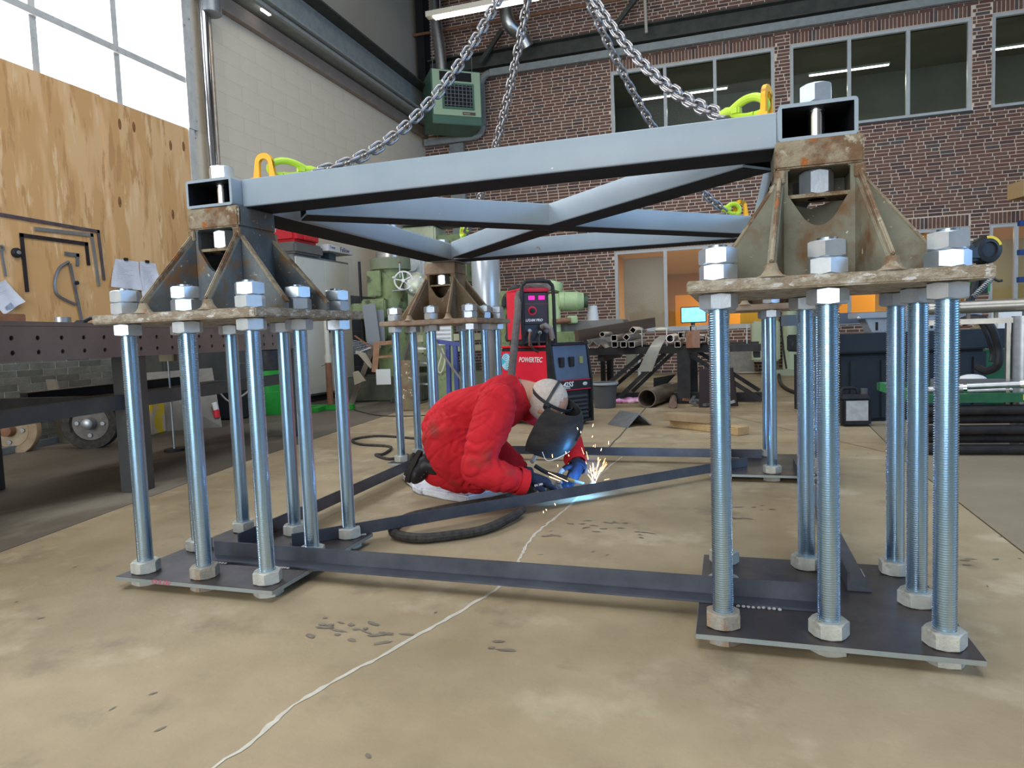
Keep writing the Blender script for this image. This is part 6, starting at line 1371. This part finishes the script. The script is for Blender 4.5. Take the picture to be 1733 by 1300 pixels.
# dark container with lid and the machine head lying on it
dk = M('container_slate', (.020, .024, .030), (.03, .034, .04), scale=2, rough=.4, spots=((.09, .09, .1), 6, .66, .08)); 
ca = V((0.899, 6.394, -0.000)); cbx = V((2.138, 6.818, 0.000)); dc = (cbx-ca).normalized(); pc2 = V((-dc.y, dc.x, 0)); LC = (cbx-ca).length
t = thing('container', 'large dark slate plastic container with wide lid behind the front right rods', 'container', ca)
RC = Matrix((dc, pc2, V((0, 0, 1)))).transposed()
MB().box(ca + dc*LC/2 + pc2*.45 + V((0, 0, .30)), (LC, .9, .598), RC).build('body', dk, t, bev=.03); MB().box(ca + dc*(LC/2+.05) + pc2*.45 + V((0, 0, .68)), (LC+.18, 1.0, .165), RC).build('lid', dk, t, bev=.012)
for i in range(5): MB().box(ca + dc*(.12 + i*(LC-.24)/4) + pc2*-.004 + V((0, 0, .28)), (.05, .02, .5), RC).build('rib', dk, t, bev=.006)
mh = thing('grey_fixture', 'light grey slotted machine fixture lying on the lid of the dark container', 'fixture', ca + dc*.7 + V((0, 0, .765))); gm = M('fixture_grey', (.30, .31, .33), (.36, .37, .38), scale=6, rough=.4, metal=.2)
q = ca + dc*.58 + pc2*.05 + V((0, 0, .765)); MB().prism([q + dc*-.26, q + dc*.36, q + dc*.42 + V((0, 0, .09)), q + dc*-.32 + V((0, 0, .12))], pc2*.12).build('slotted_plate', gm, mh, bev=.004)
for i in range(5): MB().box(q + dc*(-.22 + i*.12) + pc2*-.003 + V((0, 0, .055)), (.018, .008, .07), RC).build('slot', blackm, mh)
MB().box(q + dc*.1 + pc2*.06 + V((0, 0, .15)), (1.0, .16, .05), RC).build('top_rail', gm, mh, bev=.004); MB().box(q + dc*.45 + pc2*.06 + V((0, 0, .13)), (.5, .14, .10), RC).build('end_block', gm, mh, bev=.01)
for i in range(4): MB().ell(q + dc*(-.38 + i*.28) + V((0, -.02, .13)), (.02, .02, .02), 10, 6).build('bolt', galv, mh)
one('steel_channel_beam', MB().box(ca + dc*.25 + pc2*.5 + V((0, 0, .90)), (1.0, .14, .10), RC), M('beam_blue_grey', (.10, .12, .15), rough=.5), 'dark blue-grey steel bar lying above the container lid on the left', 'steel bar')
# jerrycan
p = V((0.996, 6.248, 0.000)); t = thing('jerrycan', 'black plastic jerrycan with dirty white label in front of the container', 'jerrycan', (p.x, p.y-.02, .001), math.radians(8))
MB().b2((-.115, -.07, 0), (.115, .07, .235)).build('body', black, t, local=True, bev=.02); MB().prism([(-.11, -.06, .23), (.11, -.06, .23), (.09, -.045, .265), (-.095, -.045, .265)], (0, .10, 0)).build('shoulder', black, t, local=True)
MB().tube(spline([(-.10, 0, .25), (-.095, 0, .305), (-.06, 0, .315), (.01, 0, .312), (.03, 0, .27)], 4), .014, 10).build('handle', black, t, local=True); MB().cyl((.075, 0, .26), (.075, 0, .31), .028, n=16).build('cap', M('cap_dark', (.09, .09, .09), rough=.5), t, local=True)
MB().b2((-.085, -.073, .05), (.085, -.0705, .215)).build('label', M('can_label', (.48, .48, .47), (.36, .36, .36), scale=16, rough=.8), t, local=True, smooth=0)
# right table made of galvanised pipe
gp = M('rail_pipe', (.36, .335, .29), (.26, .25, .23), scale=7, rough=.35, metal=.7, spots=((.10, .09, .07), 26, .68, .05))
t = thing('pipe_table', 'galvanised steel pipe table with thick round posts at the right edge', 'table', (1.78, 5.15, 0))
a, b = V((1.293, 5.417, 0.934)), V((1.936, 5.276, 0.939)); zt = .93
dT = V((b.x-a.x, b.y-a.y, 0)).normalized(); a.z = b.z = 0
PX = V((1.798, 5.150, -0.000)); PX.z = 0; pT = V((-dT.y, dT.x, 0))
p0, p1 = PX - dT*.52, PX + dT*1.3
MB().cyl(p0 + V((0, 0, zt)), p1 + V((0, 0, zt)), .042, n=20).build('top_rail', gp, t); MB().bar(p0 + V((0, 0, .835)), p1 + V((0, 0, .835)), .05, .035).build('lower_rail', gp, t)
for i in range(11): MB().bar(p0 + dT*(.08 + i*.15) + V((0, 0, .85)), p0 + dT*(.08 + i*.15) + V((0, 0, .90)), .02, .02, (0, 1, 0)).build('spacer', gp, t)
for pp in (PX, PX + dT*1.15, PX + dT*1.15 + pT*.8): MB().cyl(pp + V((0, 0, .001)), pp + V((0, 0, .86)), .058, n=24).build('post', galv, t)
MB().box(PX - dT*.075 + pT*.02 + V((0, 0, .56)), (.02, .10, .56), math.atan2(dT.y, dT.x)).build('side_plate', gp, t)
MB().bar(PX + V((0, 0, .43)), PX - dT*.50 + V((0, 0, .43)), .05, .05).build('side_rail', M('rail_dark', (.13, .13, .14), rough=.5), t)
MB().cyl(PX + V((0, 0, .40)), PX + V((0, 0, .415)), .0605, n=24).build('post_seam', steelgrey, t)
# green rack with black pipes below the table
q0, q1 = V((1.058, 4.858, -0.000)), V((1.826, 4.937, -0.000)); q0.z = q1.z = 0; dg = (q1-q0).normalized(); pg = V((-dg.y, dg.x, 0))
t = thing('green_crate', 'green steel crate frame with yellow sticker beside the container', 'crate', q0)
MB().bar(q0 + dg*.1 + V((0, 0, .36)), q1 + V((0, 0, .36)), .05, .055).build('front_rail', greendk, t); MB().bar(q0 + pg*.5 + V((0, 0, .40)), q1 + pg*.5 + V((0, 0, .40)), .05, .05).build('rear_rail', greendk, t)
MB().bar(q0 + dg*.06 + V((0, 0, .38)), q0 + dg*.03 + pg*.5 + V((0, 0, .40)), .05, .06).build('side_rail', greenv if 0 else M('rail_green_lit', (.035, .20, .075), rough=.5), t)
MB().box(q0.lerp(q1, .93) - pg*.027 + V((0, 0, .362)), (.11, .003, .035), math.atan2(dg.y, dg.x)).build('yellow_sticker', yellow, t)
MB().bar(q0 + dg*.05 + pg*.25 + V((0, 0, .335)), q1 + pg*.25 + V((0, 0, .335)), .48, .01).build('tray', greendk, t)
for i in range(5):
    z = .035 + i*.062; one('black_pipe', MB().pipe(q0 + dg*.12 + pg*(.06*(i % 2)) + V((0, 0, z)), q1 + dg*.3 + pg*(.06*(i % 2)) + V((0, 0, z)), .031, .026, 18), M('pipe_black', (.018, .018, .019), (.035, .032, .03), scale=12, rough=.42, spots=((.16, .13, .1), 22, .7, .06)), 'black pipe in the stack under the green crate, %s from the floor' % ('lowest', 'second', 'third', 'fourth', 'fifth')[i], 'pipe', 'black pipes under the green crate')
for i, (fa, fb, ht, rr, lab) in enumerate(((.45, .85, .44, .020, 'bright silver rod with round end lying in the green crate'), (.18, .5, .41, .024, 'thick silver tube lying at the left in the green crate'), (.55, .98, .39, .016, 'thin silver bar lying low in the green crate'))):
    a = q0.lerp(q1, fa) + pg*(.12+.1*i) + V((0, 0, ht-.02)); b = q0.lerp(q1, fb) + pg*.1*i + V((0, 0, ht)); o = thing('silver_rod', lab, 'rod', a, group='silver rods in the green crate'); MB().cyl(a, b, rr, n=16).build('rod', galv, o); MB().cyl(b, b + (b-a).normalized()*.02, rr*1.3, n=16).build('end_ring', chromem, o)
one('plastic_bag', MB().ell(q0.lerp(q1, .72) + pg*.4 + V((0, 0, .44)), (.09, .07, .04), 12, 8), M('bag_white', (.75, .75, .75), rough=.5), 'small white plastic bag on the green crate', 'bag')
# hoses and green machine behind the table
hose('black_hose', [(1.746, 6.238, 0.832), (1.837, 6.164, 0.860), (1.909, 6.078, 0.802), (1.971, 6.084, 0.619), (1.961, 6.071, 0.493), (1.919, 6.160, 0.444), (1.889, 6.257, 0.467)], .03, 'thick black hose looping down behind the pipe table', 'hose', black)
hose('black_hose', [(1.815, 6.364, 0.816), (1.894, 6.285, 0.827), (1.915, 6.181, 0.756), (1.965, 6.185, 0.593), (1.955, 6.176, 0.516)], .02, 'thinner black hose running inside the thick looping hose', 'hose', black)
q = V((2.575, 7.940, 0.342)); t = thing('green_machine_base', 'dark green machine base behind the hoses, right of the container', 'machine', (q.x, q.y, 0)); MB().b2((-.35, -.3, .001), (.4, .4, .55)).build('base', greendk, t, local=True, bev=.03); MB().b2((-.2, -.2, .55), (.25, .2, .80)).build('brass_parts', M('brown_parts', (.25, .2, .12), (.5, .45, .3), scale=14, rough=.5, metal=.4), t, local=True, bev=.03); MB().b2((-.1, -.28, .70), (.1, -.1, .93)).build('white_box', white, t, local=True, bev=.01)  # only a green machine base with parts on it
# saw head with yellow label above the bracket plate
c = V((1.905, 6.225, 1.381)); t = thing('saw_head', 'black machine head with curved yellow warning label beyond the right bracket', 'machine head', c); n_ = V((.3, -.95, 0)); R_ = Matrix.Rotation(math.radians(17), 3, 'Z')
MB().lathe([(0, -.06), (.095, -.06), (.105, -.04), (.105, .04), (.095, .06), (.06, .065), (.055, .05), (0, .05)], c + V((.01, 0, 0)), 30, n_).build('round_housing', black, t); MB().box(c + V((-.12, -.03, -.02)), (.16, .14, .12), R_).build('motor_block', M('motor_darkblue', (.03, .04, .055), rough=.5), t, bev=.02); MB().box(c + V((-.05, .02, .03)), (.22, .10, .10), R_).build('cover_grey', M('cover_grey', (.16, .15, .14), rough=.6), t, bev=.03)
rx = V((.953, .30, 0)); MB().prism([c + n_*.066 + rx*.085*math.cos(a) + V((0, 0, .085*math.sin(a))) for a in np.linspace(.35, 1.75, 8)] + [c + n_*.066 + rx*.105*math.cos(a) + V((0, 0, .105*math.sin(a))) for a in np.linspace(1.75, .35, 8)], n_*.003).build('warning_label', yellow, t, smooth=0)
text('WARNING', .013, c + n_*.071 + V((.045, 0, .078)), rx + V((0, 0, -.55)), V((.25, .1, .9)), letblk, t)
MB().box(c + n_*.04 + V((-.14, 0, -.05)), (.03, .03, .03), R_).build('button', M('button_blue', (.25, .4, .6)), t)
q = V((1.884, 6.303, 1.108)); MB().box(q, (.16, .12, .12), R_).build('green_body', greenv, t, bev=.015); MB().box(q + V((.03, -.07, 0)), (.05, .03, .12), R_).build('black_part', black, t, bev=.005)
sp = [V((1.796, 6.058, 1.022)), V((1.963, 6.175, 1.173))]; ax0 = (sp[1]-sp[0]).normalized(); aa = ax0.orthogonal().normalized(); bb = ax0.cross(aa)
MB().tube([sp[0].lerp(sp[1], i/90) + aa*.018*math.cos(i*.9) + bb*.018*math.sin(i*.9) for i in range(91)], .004, 5).build('spring', galv, t)
MB().cyl((1.812, 6.217, 0.968), (1.942, 6.291, 1.413), .03, n=12).build('arm', black, t); MB().cyl((1.812, 6.217, 0.968), (1.811, 6.212, 0.908), .05, n=12).build('arm_base', black, t)
MB().tube([(1.611, 5.057, 1.096), (1.636, 5.064, 1.084), (1.657, 5.071, 1.087)], .008, 8).build('lever', black, t)
one('orange_crate', MB().box(V((3.969, 11.395, 2.620)), (.25, .3, .22), .3), wood, 'orange-brown wooden block hanging at the right edge before the bricks', 'block')
for i, y in enumerate((378, 427, 473)): one('blue_bar', MB().bar((3.893, 11.457, 5.218) if 0 else V((3.688, 10.740, 2.093)) + V((0, 0, -(y-378)/1151*9.0)), V((4.254, 10.921, 2.103)) + V((0, 0, -(y-378)/1151*9.0)), .05, .07), M('bar_blue', (.02, .05, .18), rough=.5), 'dark blue bar at the right edge, %s of three' % ('topmost', 'middle', 'lowest')[i], 'bar', 'blue bars at the right edge')
o = one('blue_rack_post', MB().box(V((4.072, 11.020, 1.376)) + V((0, 0, -.25)), (.06, .06, 2.6)), M('bar_blue', (.02, .05, .18)), 'dark blue rack post just past the right edge of the picture', 'post')
# ------------------------------------------------------------------ heater, ducts and the strip light up high
hc = V((-5.152, 13.000, 5.561)); HR = math.radians(36)
t = thing('hall_heater', 'green and pale green unit heater with louvred front hanging in the far corner', 'heater', (hc.x, hc.y, hc.z), HR)
hg = M('heater_green', (.085, .17, .12), (.10, .20, .14), scale=2, rough=.4); hl = M('heater_pale', (.42, .55, .36), rough=.4)
HB = lambda a, b, mt, name, par=None, **k: MB().b2(a, b).build(name, mt, par or t, local=True, **k)
HB((-.50, -.25, -.52), (.50, .55, .52), hg, 'casing', bev=.01); fr2 = HB((-.48, -.275, -.36), (.48, -.249, .50), hl, 'front_panel', bev=.004)
HB((-.34, -.282, .30), (.30, -.27, .47), blackm, 'dark_band'); gf = HB((-.30, -.30, -.24), (.34, -.27, .26), hg, 'grille_frame', bev=.004); HB((-.26, -.303, -.20), (.30, -.298, .22), blackm, 'grille_dark')
for i in range(6): MB().bar((-.26, -.312, -.17 + i*.072), (.30, -.312, -.17 + i*.072), .05, .008, (0, -.5, .9)).build('louvre', galv, gf, local=True)
for i in range(7): MB().box((-.21 + i*.078, -.306, .01), (.012, .02, .41)).build('fin', steelgrey, gf, local=True)
HB((.10, -.28, -.34), (.36, -.2755, -.28), M('badge_brown', (.12, .09, .06), rough=.5), 'badge'); text('MARK', .05, (.12, -.2825, -.33), (1, 0, 0), (0, 0, 1), M('letter_cream', (.6, .55, .4)), t)
for x in (-.4, .4): MB().cyl((x, .0, .52), (x, .0, 2.6), .006, n=6).build('hanger', steelgrey, t, local=True)
dq = V((-5.461, 13.200, 6.273)); one('flue_pipe', MB().tube([dq + V((0, 0, -.05)), dq + V((-.02, 0, .4)), dq + V((-.08, 0, .9)), dq + V((-.1, 0, 2.0))], .115, 20), duct, 'shiny aluminium flue pipe rising from the heater', 'duct')
one('bent_duct', MB().tube(spline([(-3.669, 13.300, 6.492), (-3.765, 13.200, 6.693), (-3.936, 13.000, 6.863), (-3.995, 13.000, 7.203), (-3.950, 13.000, 7.743)], 5), .13, 20), duct, 'bent shiny duct behind the top of the chains', 'duct')
a, b = V((-4.227, 10.000, 5.765)), V((-2.536, 10.000, 5.768)); zz_ = (a.z + 5.631 )/2
t = thing('hanging_strip_light', 'long lit strip light hanging above the heater', 'light', (a.x, 10, a.z)); MB().b2((a.x-.12, 9.94, a.z+.01), (a.x+1.7, 10.06, a.z+.09)).build('housing', M('lamp_body', (.5, .45, .36), rough=.5), t); MB().b2((a.x, 9.95, a.z-.015), (a.x+1.65, 10.05, a.z+.012)).build('tube', M('tube_glow', (1, .9, .75), emit=9), t)
for x in (.1, 1.5): MB().cyl((a.x+x, 10, a.z+.09), (a.x+x, 10, 8.19), .005, n=6).build('hanger', steelgrey, t)
bpy.context.view_layer.update()
